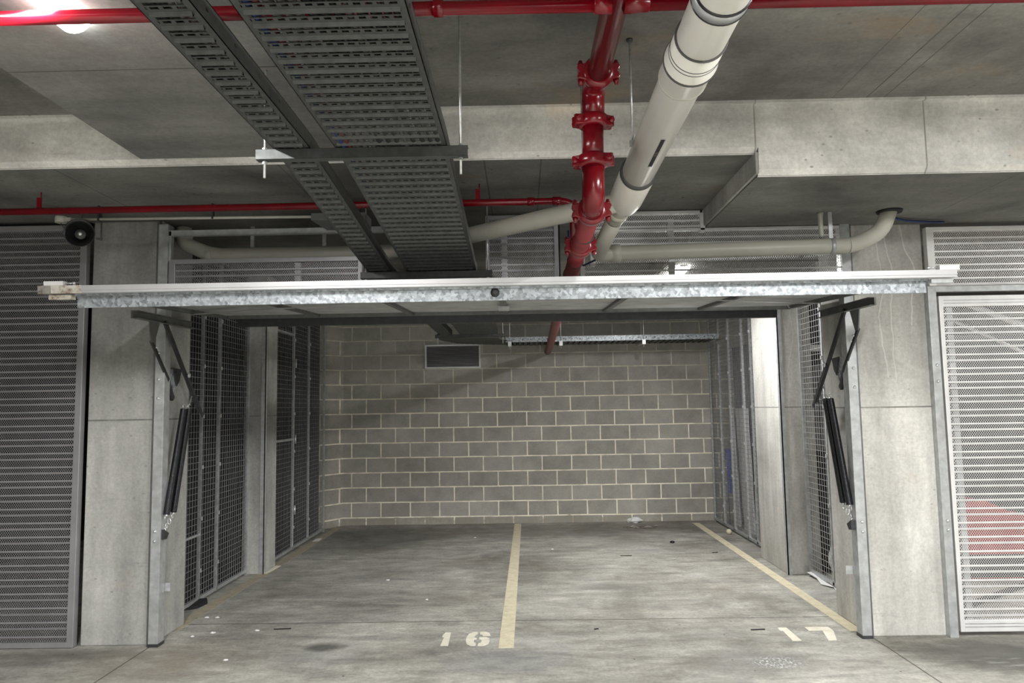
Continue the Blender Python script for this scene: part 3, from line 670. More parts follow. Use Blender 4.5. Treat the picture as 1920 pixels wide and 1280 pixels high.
# ------------------------------------------------------------------ painted lines and numbers
def flat(name, poly, mat, lb, cat='floor marking', z=0.0025, group=None):
    return tag(MB().prism(poly, 0.0, z).build(name, mat), lb, cat, group)
flat('bay_line', [(-0.185, 4.985), (-0.085, 4.985), (-0.045, 10.14), (-0.135, 10.14)], M_yel, 'cream painted line dividing the two bays between numbers 16 and 17', group='painted bay lines')
flat('bay_line', [(-2.60, 5.60), (-2.50, 5.40), (-2.44, 10.0), (-2.53, 10.0)], M_yeld, 'dirty painted line along the black weldmesh partitions', group='painted bay lines')
flat('bay_line', [(2.21, 5.25), (2.30, 5.25), (2.305, 10.0), (2.215, 10.0)], M_yel, 'cream painted line along the bright weldmesh side of bay 17', group='painted bay lines')
t = tag(empty('bay_number', (-0.41, 5.19, 0)), 'stencilled number 16 on the floor beside the dividing line', 'floor marking')
def glyph(name, polys, ox, oy, sx, sy, par):
    mb = MB()
    for p in polys: mb.prism([(ox + x*sx, oy + y*sy) for x, y in p], 0.0, 0.0022)
    return mb.build(name, M_num, par)
glyph('digit', [[(0.12, 0), (0.95, 0), (0.82, 1), (0.22, 1), (0.0, 0.80), (0.0, 0.64), (0.22, 0.64)]], -0.578+0.41, -0.148, 0.062, 0.29, t)
six = [[(.44,1),(.25,1),(.07,.86),(0,.62),(0,.36),(.07,.12),(.25,0),(.44,0),(.44,.17),(.37,.22),(.34,.32),(.34,.42),(.44,.46),(.44,.56),(.34,.56),(.34,.70),(.38,.79),(.44,.82)],
       [(.54,1),(.78,1),(.95,.9),(1,.70),(.68,.70),(.66,.79),(.54,.82)],
       [(.54,0),(.78,0),(.95,.1),(1,.3),(.97,.5),(.84,.60),(.54,.60),(.54,.46),(.62,.44),(.66,.38),(.66,.26),(.62,.19),(.54,.17)]]
glyph('digit', six, -0.41+0.41, -0.155, 0.162, 0.30, t)
t = tag(empty('bay_number', (1.92, 5.21, 0)), 'stencilled number 17 on the floor beside the bright post', 'floor marking')
glyph('digit', [[(0.12, 0), (1.0, 0), (1.0, 1), (0.15, 1), (0.0, 0.80), (0.05, 0.74), (0.28, 0.74)]], 1.742-1.92, -0.15, 0.068, 0.29, t)
glyph('digit', [[(0.0, 1), (1.0, 1), (1.0, 0.73), (0.0, 0.73)], [(0.55, 0.70), (1.0, 0.70), (0.62, 0), (0.28, 0)]], 1.938-1.92, -0.15, 0.165, 0.295, t)

# ------------------------------------------------------------------ perforated cable trays
PT = 0.070
def tray_run(mb, x0, x1, y0, z0, y1, z1):
    """perforated bottom between two points along y: rib, slot, web, row of small holes, web"""
    L = y1-y0; n = max(1, round(L/PT)); fl = 0.022
    zz = lambda y: z0 + (z1-z0)*(y-y0)/L
    def strip(ya, yb, xa, xb, dz0, dz1):
        mb.add([(xa,ya,zz(ya)+dz0),(xb,ya,zz(ya)+dz0),(xb,yb,zz(yb)+dz0),(xa,yb,zz(yb)+dz0),(xa,ya,zz(ya)+dz1),(xb,ya,zz(ya)+dz1),(xb,yb,zz(yb)+dz1),(xa,yb,zz(yb)+dz1)],
               [(0,3,2,1),(4,5,6,7),(0,1,5,4),(1,2,6,5),(2,3,7,6),(3,0,4,7)])
    strip(y0, y1, x0, x0+fl, 0, 0.002); strip(y0, y1, x1-fl, x1, 0, 0.002)
    nh = max(3, round((x1-x0-2*fl)/0.032)); pw = (x1-x0-2*fl)/nh
    for i in range(n):
        a = y0 + L*i/n; s = L/n
        strip(a, a+s*0.10, x0+fl, x1-fl, 0, 0.002)
        # rounded rib pressed downwards
        ya = a+s*0.10; yb = a+s*0.36; m = 5; prev = None
        for k in range(m+1):
            y = ya + (yb-ya)*k/m; d = -0.009*math.sin(PI*k/m)
            cur = [(x0+fl*0.8, y, zz(y)+d), (x1-fl*0.8, y, zz(y)+d)]
            if prev: mb.add([prev[0], prev[1], cur[1], cur[0]], [(0,3,2,1)], True)
            prev = cur
        strip(yb, a+s*0.42, x0+fl, x1-fl, 0, 0.002)
        # slot 0.42..0.66 open, then web
        strip(a+s*0.66, a+s*0.75, x0+fl, x1-fl, 0, 0.002)
        for k in range(nh): strip(a+s*0.75, a+s*0.92, x0+fl+k*pw-0.003, x0+fl+k*pw+0.009, 0, 0.002)
        strip(a+s*0.92, a+s, x0+fl, x1-fl, 0, 0.002)
def rail_run(mb, x, y0, z0, y1, z1, h, s):
    for (xa, xb, d0, d1) in ((x, x+0.0025*s, 0, h), (x, x+0.014*s, h-0.003, h)):
        xa, xb = sorted((xa, xb))
        mb.add([(xa,y0,z0+d0),(xb,y0,z0+d0),(xb,y1,z1+d0),(xa,y1,z1+d0),(xa,y0,z0+d1),(xb,y0,z0+d1),(xb,y1,z1+d1),(xa,y1,z1+d1)],
               [(0,3,2,1),(4,5,6,7),(0,1,5,4),(1,2,6,5),(2,3,7,6),(3,0,4,7)])
TP = [(0.3, 2.61), (2.9, 2.61), (4.72, 2.445), (8.9, 2.440)]
def tray(x0, x1, lb, h=0.06, shift=0.0):
    t = tag(empty('cable_tray', ((x0+x1)/2, 0.3, 2.61)), lb, 'cable tray', 'perforated trays running into the bay'); ox, oy, oz = t.location
    b = MB(); r1 = MB(); r2 = MB()
    for k in range(3):
        (a, za), (c, zc) = TP[k], TP[k+1]
        tray_run(b, x0, x1, a, za, c, zc); rail_run(r1, x0, a, za, c, zc, h, 1); rail_run(r2, x1, a, za, c, zc, h, -1)
    for mb, nm in ((b, 'tray_base'), (r1, 'side_rail'), (r2, 'side_rail')):
        mb.v = [(v[0]-ox, v[1]-oy, v[2]-oz) for v in mb.v]; o = mb.build(nm, M_tray, t)
    hm = MB(); y = 0.5
    while y < 4.6:
        z = 2.61 if y < 2.9 else 2.61-(y-2.9)*0.0907
        hm.box(x1+0.0005, x1+0.0012, y, y+0.012, z+0.028, z+0.036); y += 0.20
    hm.v = [(v[0]-ox, v[1]-oy, v[2]-oz) for v in hm.v]; hm.build('hole_pattern', M_black, t)
tray(-0.985, -0.835, 'narrow perforated cable tray running beside the wide one')
tray(-0.735, -0.285, 'wide perforated cable tray overhead, full of cables')
def cable(name, pts, r, mat, lb, group='cables lying in the overhead trays'):
    tag(MB().tube(pts, r, 8).build(name, mat), lb, 'cable', group)
def tz(y, dz): return (2.61 if y < 2.9 else (2.61-(y-2.9)*0.0907 if y < 4.72 else 2.443)) + dz
for i, (x, r, m, nm) in enumerate(((-0.70, 0.011, M_cblue, 'blue'), (-0.675, 0.009, M_cred, 'red'), (-0.645, 0.014, M_cgrey, 'grey'), (-0.612, 0.013, M_cgrey, 'grey'), (-0.580, 0.012, M_cgrey, 'grey'),
        (-0.548, 0.015, M_cable, 'black'), (-0.512, 0.016, M_cable, 'black'), (-0.476, 0.015, M_cable, 'black'), (-0.446, 0.010, M_cgrey, 'pale'), (-0.415, 0.016, M_cable, 'black'), (-0.378, 0.016, M_cable, 'black'),
        (-0.345, 0.012, M_cable, 'black'), (-0.316, 0.012, M_cable, 'black'))):
    rnd = random.Random(i); pts = []; y = 0.35
    while y < 8.8: pts.append((x + rnd.uniform(-0.004, 0.004), y, tz(y, r+0.003))); y += 0.45
    pos = ['on the inner edge', 'second from the inner edge', 'third from the inner edge', 'fourth from the inner edge', 'fifth from the inner edge', 'sixth from the inner edge', 'seventh from the inner edge', 'eighth from the inner edge',
           'between two thick black ones', 'fourth from the pipe side', 'third from the pipe side', 'second from the pipe side', 'at the pipe side'][i]
    cable('cable', pts, r, m, f'{nm} cable in the wide overhead tray, {pos}')
for i, (x, r, m, nm) in enumerate(((-0.955, 0.012, M_cable, 'black cable along the outer rail of the narrow tray'), (-0.925, 0.014, M_cable, 'thick black cable in the middle of the narrow tray'), (-0.895, 0.008, M_cgrey, 'pale thin cable in the narrow tray'), (-0.872, 0.010, M_cgrey, 'grey cable beside the inner rail of the narrow tray'))):
    rnd = random.Random(i+50); pts = []; y = 0.35
    while y < 8.8: pts.append((x + rnd.uniform(-0.006, 0.006), y, tz(y, r+0.003))); y += 0.3
    cable('cable', pts, r, m, nm)
# end bend and the tray along the back wall
t = tag(empty('cable_tray', (0, 0, 0)), 'curved end piece where the overhead trays turn toward the back wall', 'cable tray')
mb = MB(); C0 = Vector((-0.18, 8.88, 2.40)); n = 14
inner = [(C0.x - 0.10*math.cos(PI/2*k/n), C0.y + 0.10 + 0.0*k + 0.30*math.sin(PI/2*k/n)) for k in range(n+1)]
outer = [(C0.x - 0.82*math.cos(PI/2*k/n), C0.y + 0.98*math.sin(PI/2*k/n)) for k in range(n+1)]
for k in range(n):
    a, b, c, d = inner[k], inner[k+1], outer[k+1], outer[k]
    mb.add([(a[0],a[1],2.40),(b[0],b[1],2.395),(c[0],c[1],2.395),(d[0],d[1],2.40),(a[0],a[1],2.404),(b[0],b[1],2.399),(c[0],c[1],2.399),(d[0],d[1],2.404)], [(0,1,2,3),(4,7,6,5),(0,4,5,1),(1,5,6,2),(2,6,7,3),(3,7,4,0)])
mb.build('curved_base', M_tray, t)
mb = MB()
for k in range(n):
    c, d = outer[k], outer[k+1]; mb.bar((c[0], c[1], 2.425), (d[0], d[1], 2.42), 0.004, 0.06)
mb.build('outer_rail', M_tray, t)
t = tag(empty('cable_tray', (0, 0, 0)), 'galvanised cable tray running across in front of the back wall', 'cable tray')
mb = MB(); x = -0.18
mb.box(-0.2, 2.5, 9.40, 9.43, 2.384, 2.387); mb.box(-0.2, 2.5, 9.86, 9.89, 2.384, 2.387)
while x < 2.47:
    mb.box(x, x+0.035, 9.42, 9.87, 2.376, 2.386); mb.box(x+0.048, x+0.058, 9.42, 9.87, 2.384, 2.386); x += 0.072
mb.build('tray_base', M_tray, t)
fr = MB().box(-0.2, 2.5, 9.397, 9.40, 2.384, 2.450).box(-0.2, 2.5, 9.40, 9.415, 2.447, 2.450).build('front_rail', M_spangle, t)
mb = MB(); x = -0.1
while x < 2.45: mb.box(x, x+0.012, 9.3962, 9.397, 2.412, 2.424); x += 0.105
mb.build('hole_pattern', M_black, fr)
MB().box(-0.2, 2.5, 9.89, 9.893, 2.384, 2.450).build('rear_rail', M_tray, t)
for k, (y, r) in enumerate(((9.50, 0.014), (9.58, 0.012), (9.68, 0.015), (9.77, 0.012))):
    cable('cable', [(-0.15, y, 2.387+r), (0.6, y+0.01, 2.387+r), (1.5, y-0.01, 2.387+r), (2.45, y, 2.387+r)], r, M_cable, ['black cable nearest the front rail of the back-wall tray', 'thin black cable second in the back-wall tray', 'thick black cable third in the back-wall tray', 'black cable nearest the block wall in the back-wall tray'][k], 'cables in the back-wall tray')

# hangers
def hanger(y, z, xl, xr, ztl, ztr, zb, lb, mat=None):
    t = tag(empty('tray_hanger', (0, 0, 0)), lb, 'hanger', 'trapeze hangers under the overhead trays')
    mb = MB().box(xl-0.03, xr+0.03, y-0.02, y-0.0175, z-0.021, z+0.021); mb.box(xl-0.03, xr+0.03, y-0.02, y+0.02, z+0.0185, z+0.021); mb.box(xl-0.03, xr+0.03, y-0.02, y+0.02, z-0.021, z-0.0185)
    mb.build('strut', mat or M_tray, t, 0.001)
    for x, zt in ((xl, ztl), (xr, ztr)):
        o = MB().tube([(x, y+0.002, zb), (x, y+0.002, zt)], 0.0052, 8).build('threaded_rod', M_rod, t)
        MB().lathe((x, y+0.002, z-0.034), (0, 0, 1), [(0, 0.010), (0.010, 0.010)], 6, False).build('nut', M_rod, o)
        MB().lathe((x, y+0.002, z+0.022), (0, 0, 1), [(0, 0.010), (0.010, 0.010)], 6, False).build('nut', M_rod, o)
hanger(2.9, 2.586, -1.024, -0.232, 2.945, 3.195, 2.495, 'trapeze hanger nearest the viewpoint, one end brightly lit')
hanger(4.72, 2.420, -1.0, -0.21, 2.916, 2.916, 2.33, 'trapeze hanger just above the leading edge of the raised door')
hanger(8.8, 2.416, -1.0, -0.222, 2.916, 2.916, 2.32, 'trapeze hanger near the back wall above the vent')
def rod(x, y, z0, z1, lb, r=0.005, group='suspension rods'):
    t = tag(empty('suspension_rod', (x, y, z0)), lb, 'rod', group)
    MB().tube([(0, 0, 0), (0, 0, z1-z0)], r, 8).build('threaded_rod', M_rod, t)
    MB().lathe((0, 0, z1-z0-0.012), (0, 0, 1), [(0, 0.013), (0.012, 0.015)], 10).build('ceiling_anchor', M_darkst, t)
    MB().box(-0.012, 0.012, -0.012, 0.012, -0.012, 0.012).build('clip', M_galv, t)
rod(0.507, 3.2, 2.715, 3.195, 'thin rod holding the big white pipe, right of the red pipe')
rod(0.325, 3.65, 2.462, 3.195, 'thin rod rising just beside the vertical run of the red pipe')
for x, lb in ((0.0 - 0.15, 'rod at the curved end of the back-wall tray'), (0.50, 'rod holding the back-wall tray next to the red pipe'), (1.55, 'rod holding the back-wall tray midway to the mesh store')):
    t = tag(empty('tray_bracket', (x, 9.39, 2.30)), lb + ', with its cross arm', 'hanger', 'brackets of the back-wall tray')
    MB().tube([(0, 0, 0), (0, 0, 0.616 if x < 1.3 else 0.49)], 0.006, 8).build('threaded_rod', M_rod, t)
    MB().box(-0.02, 0.02, -0.01, 0.52, 0.048, 0.078).build('cross_arm', M_galv, t)
    MB().box(-0.022, 0.022, -0.02, 0.0, 0.03, 0.09).build('clamp', M_rod, t)

# ------------------------------------------------------------------ red fire main
fm = tag(empty('fire_main', (0, 0, 0)), 'thick glossy red fire pipe with bolted couplings, dropping and running over the raised door', 'pipe')
R = 0.0455; XR = 0.317
p = [Vector((0.350, -0.6, 2.901)), Vector((0.329, 2.88, 2.901))]
top = bend([p[1], (XR+0.004, 3.035, 2.901), (XR, 3.035, 2.73)], 0.117, 8)
MB().tube([p[0], p[1]], R, 28).build('upper_pipe', M_red, fm)
MB().tube(top, [R*1.06]*len(top), 28).build('elbow', M_red, fm)
MB().tube([(XR, 3.035, 2.748), (XR-0.004, 3.035, 2.568)], R*0.97, 28).build('drop_pipe', M_red, fm)
low = bend([(XR-0.004, 3.035, 2.577), (XR-0.006, 3.035, 2.410), (XR-0.002, 3.20, 2.408)], 0.117, 8)
MB().tube(low, R*1.04, 28).build('elbow', M_red, fm)
MB().tube([(XR-0.002, 3.19, 2.408), (0.334, 6.3, 2.402), (0.355, 9.3, 2.322), (0.358, 10.2, 2.318)], R, 28).build('lower_pipe', M_redd, fm)
def coupling(c, ax, ear):
    """grooved pipe coupling: housing ring with two bolted ears"""
    ax = Vector(ax).normalized(); ear = (Vector(ear) - ax*Vector(ear).dot(ax)).normalized(); up = ax.cross(ear)
    mb = MB().lathe(Vector(c) - ax*0.027, ax, [(0, R+0.004), (0.004, R+0.014), (0.010, R+0.019), (0.044, R+0.019), (0.050, R+0.014), (0.054, R+0.004)], 28)
    o = mb.build('coupling', M_red, fm)
    for s in (-1, 1):
        m = Matrix.Identity(4)
        for i in range(3): m[i][0] = ear[i]*s; m[i][1] = up[i]; m[i][2] = ax[i]
        for i in range(3): m[i][3] = c[i]
        e = MB().prism([(R*0.75, -0.042), (R+0.010, -0.034), (R+0.028, -0.028), (R+0.036, -0.030), (R+0.042, -0.018), (R+0.036, -0.006), (R+0.030, 0.0), (R+0.036, 0.006), (R+0.042, 0.018), (R+0.036, 0.030), (R+0.028, 0.028), (R+0.010, 0.034), (R*0.75, 0.042)], -0.022, 0.022, m)
        eo = e.build('ear', M_red, o, 0.004)
        b = MB(); cc = Vector(c) + ear*s*(R+0.026)
        b.lathe(cc - up*0.050, up, [(0, 0.007), (0.012, 0.011), (0.012, 0.012), (0.022, 0.012), (0.022, 0.006), (0.078, 0.006), (0.078, 0.012), (0.088, 0.012), (0.10, 0.006)], 8)
        b.build('bolt', M_red, eo)
coupling((0.329, 2.895, 2.901), (0, 1, 0.06), (1, 0, 0))
coupling((XR, 3.035, 2.752), (0, 0, 1), (1, 0.2, 0))
coupling((XR-0.004, 3.035, 2.582), (0, 0, 1), (1, -0.25, 0))
coupling((XR-0.002, 3.178, 2.408), (0, 1, 0), (1, 0, 0))
coupling((0.321, 3.88, 2.407), (0, 1, 0), (1, 0, 0))
mb = MB()
for y in (3.62, 4.28, 4.72): mb.lathe((0.322, y, 2.406), (0, 1, 0), [(0, R+0.0015), (0.003, R+0.0035), (0.006, R+0.0015)], 24)
mb.build('strap', M_darkst, fm)
# cross main with tee sleeves
cm = tag(empty('sprinkler_pipe', (-0.04, 2.333, 2.872)), 'slim glossy red sprinkler pipe crossing the whole aisle ceiling', 'pipe')
rc = 0.0232
MB().tube([(-8.9, 0, 0), (0.32, 0, 0)], rc, 20).tube([(0.40, 0, 0), (8.9, 0, 0)], rc, 20).build('pipe_run', M_red, cm)
mb = MB().lathe((0.375, 0, 0), (-1, 0, 0), [(0.02, 0.030), (0.075, 0.030), (0.08, rc)], 20).build('tee_sleeve', M_red, cm); mb = MB().lathe((0.375, 0, 0), (1, 0, 0), [(0.02, 0.030), (0.06, 0.030), (0.10, 0.028), (0.105, rc)], 20)
mb.build('tee_sleeve', M_red, cm)
for x in (-2.6, -0.215, 2.0):
    MB().box(x-0.016, x+0.016, -0.004, 0.004, 0.02, 0.321).lathe((x-0.017, 0, 0), (1, 0, 0), [(0, rc+0.002), (0.002, rc+0.005), (0.032, rc+0.005), (0.034, rc+0.002)], 20).build('hanger_strap', M_red, cm)
# small red pipe under the soffit
t = tag(empty('sprinkler_branch', (0, 4.4, 2.798)), 'thin dark red pipe under the low soffit above the horn', 'pipe')
pts = bend([(-8.9, 0, 0), (0.27, 0, 0.0), (0.324, 0.0, -0.02), (0.324, 0.0, -0.355)], 0.05, 6)
MB().tube(pts, 0.0215, 16).build('pipe_run', M_red, t)
for x in (-2.935, -0.25): MB().box(x-0.014, x+0.014, -0.004, 0.004, 0.015, 0.085).tube([(x+0.01, 0, 0.08), (x+0.01, 0, 0.118)], 0.004, 6).build('hanger_strap', M_red, t)
MB().lathe((0.05, 0, 0), (1, 0, 0), [(0, 0.0215), (0.003, 0.026), (0.04, 0.026), (0.043, 0.0215)], 16).lathe((0.20, 0, 0), (1, 0, 0), [(0, 0.0215), (0.003, 0.027), (0.05, 0.027), (0.053, 0.0215)], 16).lathe((-0.62, 0, 0), (1, 0, 0), [(0, 0.0215), (0.001, 0.0235), (0.004, 0.0235), (0.005, 0.0215)], 16).build('sleeve', M_red, t)

# ------------------------------------------------------------------ white stormwater pipe
wp = tag(empty('drain_pipe', (0, 0, 0)), 'large white plastic drain pipe overhead with a black label and two cream branches', 'pipe')
RW = 0.0775; zw = lambda y: 2.712 - 0.008*y
A = lambda y: Vector((0.566 + 0.004*y, y, zw(y)))
MB().tube([A(-0.6), A(4.05)], RW, 36).build('pipe_run', M_pvc, wp)
def ringp(y0, prof, nm, mat):
    d = (A(4)-A(0)).normalized(); return MB().lathe(A(y0), d, prof, 36).build(nm, mat, wp)
ringp(2.22, [(0, RW), (0.002, RW+0.005), (0.13, RW+0.006), (0.14, RW+0.012), (0.155, RW+0.012), (0.16, RW+0.007), (0.27, RW+0.007), (0.275, RW+0.001)], 'socket', M_pvc)
for y in (2.215, 2.29, 2.31): ringp(y, [(0, RW+0.004), (0.001, RW+0.0072), (0.003, RW+0.0072), (0.004, RW+0.004)], 'seam_ring', M_rub)
ringp(2.362, [(0, RW+0.010), (0.001, RW+0.0145), (0.011, RW+0.0145), (0.012, RW+0.010)], 'rubber_ring', M_rub)
ringp(2.488, [(0, RW+0.002), (0.001, RW+0.0085), (0.007, RW+0.0085), (0.008, RW)], 'seam_ring', M_pvcg)
ringp(1.955, [(0, RW), (0.001, RW+0.004), (0.042, RW+0.004), (0.043, RW)], 'clamp_band', M_galv)
for y in (1.950, 1.995): ringp(y, [(0, RW+0.001), (0.001, RW+0.006), (0.005, RW+0.006), (0.006, RW+0.001)], 'rubber_ring', M_black)
ringp(3.50, [(0, RW+0.002), (0.001, RW+0.006), (0.005, RW+0.008), (0.018, RW+0.008), (0.022, RW+0.012), (0.026, RW+0.004)], 'rubber_ring', M_rub)
jb = MB().lathe(A(3.52), (0.004, 1, -0.008), [(0, RW+0.003), (0.01, RW+0.010), (0.42, RW+0.012), (0.50, RW+0.004), (0.55, RW*0.75), (0.575, RW*0.3), (0.58, 0.002)], 36).build('junction_body', M_pvc, wp)
# black label strip on the underside
mb = MB()
for (y0, y1, a0, a1, mt) in ((2.88, 3.20, -1.67, -1.45, 0),):
    d = []; n = 4
    for k in range(n+1):
        a = a0 + (a1-a0)*k/n
        for y in (y0, y1): q = A(y); d.append((q.x + (RW+0.0008)*math.cos(a), y + (0.012 if (y == y1 and k in (0, n)) else 0), q.z + (RW+0.0008)*math.sin(a)))
    mb.add(d, [(2*k, 2*k+1, 2*k+3, 2*k+2) for k in range(n)], True)
lab = mb.build('black_label', M_matblack, wp)
mb = MB(); a0, a1 = -1.64, -1.48
for (y0, y1) in ((3.02, 3.045), (3.052, 3.07)):
    q = A(y0); mb.add([(q.x+(RW+0.0016)*math.cos(a), y, q.z+(RW+0.0016)*math.sin(a)) for y in (y0, y1) for a in (a0, a1)], [(0,2,3,1)])
mb.build('label_patch', M_cgrey, lab)

b1 = wp
pts = bend([(0.60, 3.93, 2.665), (0.20, 4.22, 2.658), (-0.33, 4.76, 2.682), (-0.90, 5.30, 2.70), (-2.25, 5.34, 2.705), (-2.475, 5.34, 2.80), (-2.475, 5.34, 2.917)], 0.10, 6)
o = MB().tube(pts, 0.053, 28).build('branch_pipe', M_pvcc, b1); o['label'] = 'grey-cream branch over the trays'
MB().lathe((-2.25, 5.34, 2.705), (-1, 0, 0), [(0, 0.053), (0.002, 0.057), (0.05, 0.057), (0.052, 0.053)], 24).lathe((-2.475, 5.34, 2.84), (0, 0, 1), [(0, 0.053), (0.002, 0.062), (0.05, 0.062), (0.052, 0.053)], 24).build('socket', M_pvcc, b1)
MB().lathe((-1.98, 5.34, 2.703), (1, 0, 0), [(0, 0.053), (0.002, 0.057), (0.03, 0.057), (0.032, 0.053)], 24).box(-1.978, -1.955, 5.33, 5.35, 2.75, 2.917).build('clamp_band', M_galv, b1)
MB().lathe((-1.45, 5.34, 2.703), (1, 0, 0), [(0, 0.053), (0.002, 0.057), (0.03, 0.057), (0.032, 0.053)], 24).box(-1.448, -1.425, 5.33, 5.35, 2.75, 2.917).build('clamp_band', M_galv, b1)

b2 = wp
pts = bend([(0.575, 4.02, 2.655), (0.556, 4.15, 2.642), (0.500, 4.74, 2.535), (0.64, 4.76, 2.545), (2.16, 4.75, 2.565), (2.34, 4.75, 2.655), (2.40, 4.75, 2.795)], 0.085, 6)
MB().tube(pts[:8], 0.052, 28).build('drop_pipe', M_pvcg, b2)
o = MB().tube(pts[7:], 0.050, 28).build('branch_pipe', M_pvcc, b2); o['label'] = 'cream branch to the streaked column'
mb = MB().lathe((0.575, 4.76, 2.5445), (1, 0, 0.01), [(0, 0.052), (0.003, 0.057), (0.035, 0.058), (0.038, 0.060), (0.075, 0.060), (0.078, 0.052)], 28); mb.build('socket', M_pvcc, b2); mb = MB().lathe((0.562, 4.09, 2.650), (-0.09, 1, -0.18), [(0, 0.053), (0.003, 0.060), (0.04, 0.059), (0.043, 0.053)], 28)
mb.build('socket', M_pvcc, b2); mb = MB().lathe((2.12, 4.75, 2.564), (1, 0, 0.02), [(0, 0.050), (0.001, 0.0535), (0.006, 0.0535), (0.007, 0.050)], 28)
mb.build('socket', M_pvcc, b2)
MB().lathe((2.00, 4.75, 2.562), (1, 0, 0), [(0, 0.050), (0.001, 0.054), (0.026, 0.054), (0.027, 0.050)], 28).box(2.001, 2.026, 4.745, 4.755, 2.60, 2.79).build('clamp_band', M_galv, b2)
MB().lathe((1.96, 4.77, 2.63), (0, 0, 1), [(0, 0.012), (0.01, 0.016), (0.12, 0.016), (0.15, 0.02), (0.16, 0.02)], 12).build('fire_collar_tube', M_pvcg, b2)
MB().lathe((2.40, 4.75, 2.776), (0, 0, 1), [(0, 0.075), (0.014, 0.08)], 24).build('ceiling_collar', M_matblack, b2)
cable('cable', [(2.44, 4.85, 2.775), (2.6, 4.95, 2.772), (2.8, 5.0, 2.77), (2.9, 5.02, 2.775)], 0.008, M_cblue, 'blue cable tucked under the soffit at the top of the streaked column', None)
cable('cable', [(0.258, 4.78, 2.75), (0.258, 4.80, 2.37)], 0.005, M_cable, 'thin black cable hanging beside the red pipe above the raised door', None)
cable('cable', [(0.322, 4.83, 2.72), (0.325, 4.84, 2.57), (0.42, 4.87, 2.49), (0.52, 4.9, 2.54)], 0.007, M_cblue, 'dark blue cable looping behind the red pipe above the raised door', None)

# ------------------------------------------------------------------ horn, conduit, box
t = tag(empty('horn_speaker', (-2.87, 4.72, 2.732), (0.06, 0, 0.42)), 'black horn loudspeaker with silver centre hanging under the soffit', 'speaker')
MB().lathe((0, 0.0, 0), (0, 1, 0), [(0.15, 0.03), (0.145, 0.045), (0.10, 0.045), (0.09, 0.035), (0.03, 0.055), (-0.02, 0.082), (-0.045, 0.091), (-0.048, 0.088), (-0.02, 0.072), (0.02, 0.048), (0.05, 0.02)], 36).build('horn_shell', M_black, t)
MB().lathe((0, 0.018, 0), (0, -1, 0), [(0, 0.034), (0.004, 0.030), (0.012, 0.016), (0.02, 0.004)], 24).build('centre_dome', M_midst, t)
MB().lathe((0.0, -0.001, 0), (0, -1, 0), [(0, 0.015), (0.004, 0.013), (0.008, 0.004)], 20).build('dome_cap', M_rod, t)
MB().bar((0.118, 0.03, -0.03), (0.118, 0.03, 0.16), 0.008, 0.02, (0, 1, 0)).bar((0.09, 0.03, -0.02), (0.125, 0.03, -0.02), 0.012, 0.012).bar((-0.0, 0.05, 0.08), (-0.0, 0.05, 0.17), 0.008, 0.02, (0, 1, 0)).build('bracket', M_darkst, t)
t = tag(empty('conduit', (0, 4.72, 2.826)), 'thin white conduit with a round junction box above the horn', 'conduit')
MB().tube([(-2.95, 0, 0.004), (-1.34, 0, -0.010)], 0.009, 10).build('tube', M_pvcc, t)
MB().lathe((-3.0, 0, -0.018), (0, 0, 1), [(0, 0.034), (0.003, 0.036), (0.038, 0.036), (0.041, 0.034)], 20).box(-2.97, -2.93, -0.012, 0.012, -0.010, 0.014).build('junction_box', M_pvcc, t)
MB().tube([(-3.0, 0, -0.02), (-2.98, 0.0, -0.05), (-2.93, 0, -0.04), (-2.90, 0, 0.0)], 0.003, 6).build('loose_wire', M_cgrey, t)
for x in (-2.75, -2.0): MB().box(x-0.006, x+0.006, -0.012, 0.012, -0.012, 0.0885).build('saddle', M_darkst, t)
t = tag(empty('control_box', (0, 0, 0)), 'grey tapered box at the end of the white conduit, partly behind the narrow tray', 'box')
mb = MB().add([(-1.33,4.62,2.768),(-0.98,4.62,2.764),(-0.98,4.62,2.812),(-1.33,4.62,2.814),(-1.30,4.9,2.768),(-1.0,4.9,2.768),(-1.0,4.9,2.84),(-1.30,4.9,2.84)], [(0,1,2,3),(4,7,6,5),(0,4,5,1),(1,5,6,2),(2,6,7,3),(3,7,4,0)])
mb.build('body', M_grey, t, 0.004)
for x in (-1.26, -1.04): MB().tube([(x, 4.76, 2.80), (x, 4.76, 2.914)], 0.006, 8).build('stem', M_darkst, t)

# ------------------------------------------------------------------ vent on the back wall
t = tag(empty('wall_vent', (-0.95, 10.17, 2.27)), 'rectangular louvred vent grille high on the block wall', 'vent')
frame(-0.385, 0.385, -0.165, 0.165, 0.025, 0.025, 0.022, 0.022, -0.012, 0.03).build('frame', M_alu, t, 0.002)
mb = MB()
for k in range(17):
    z = -0.135 + k*0.0168; mb.add([(-0.36, -0.006, z), (0.36, -0.006, z), (0.36, 0.014, z+0.009), (-0.36, 0.014, z+0.009), (-0.36, -0.006, z-0.003), (0.36, -0.006, z-0.003), (0.36, 0.014, z+0.006), (-0.36, 0.014, z+0.006)], [(0,1,2,3),(4,7,6,5),(0,4,5,1),(1,5,6,2),(2,6,7,3),(3,7,4,0)])
mb.build('louvre_blades', M_louv, t)
MB().box(-0.36, 0.36, 0.02, 0.028, -0.145, 0.145).build('backing', M_black, t)
struct('trim_5', MB().box(-1.33, -0.57, 10.175, 10.2, 2.08, 2.102), M_block)

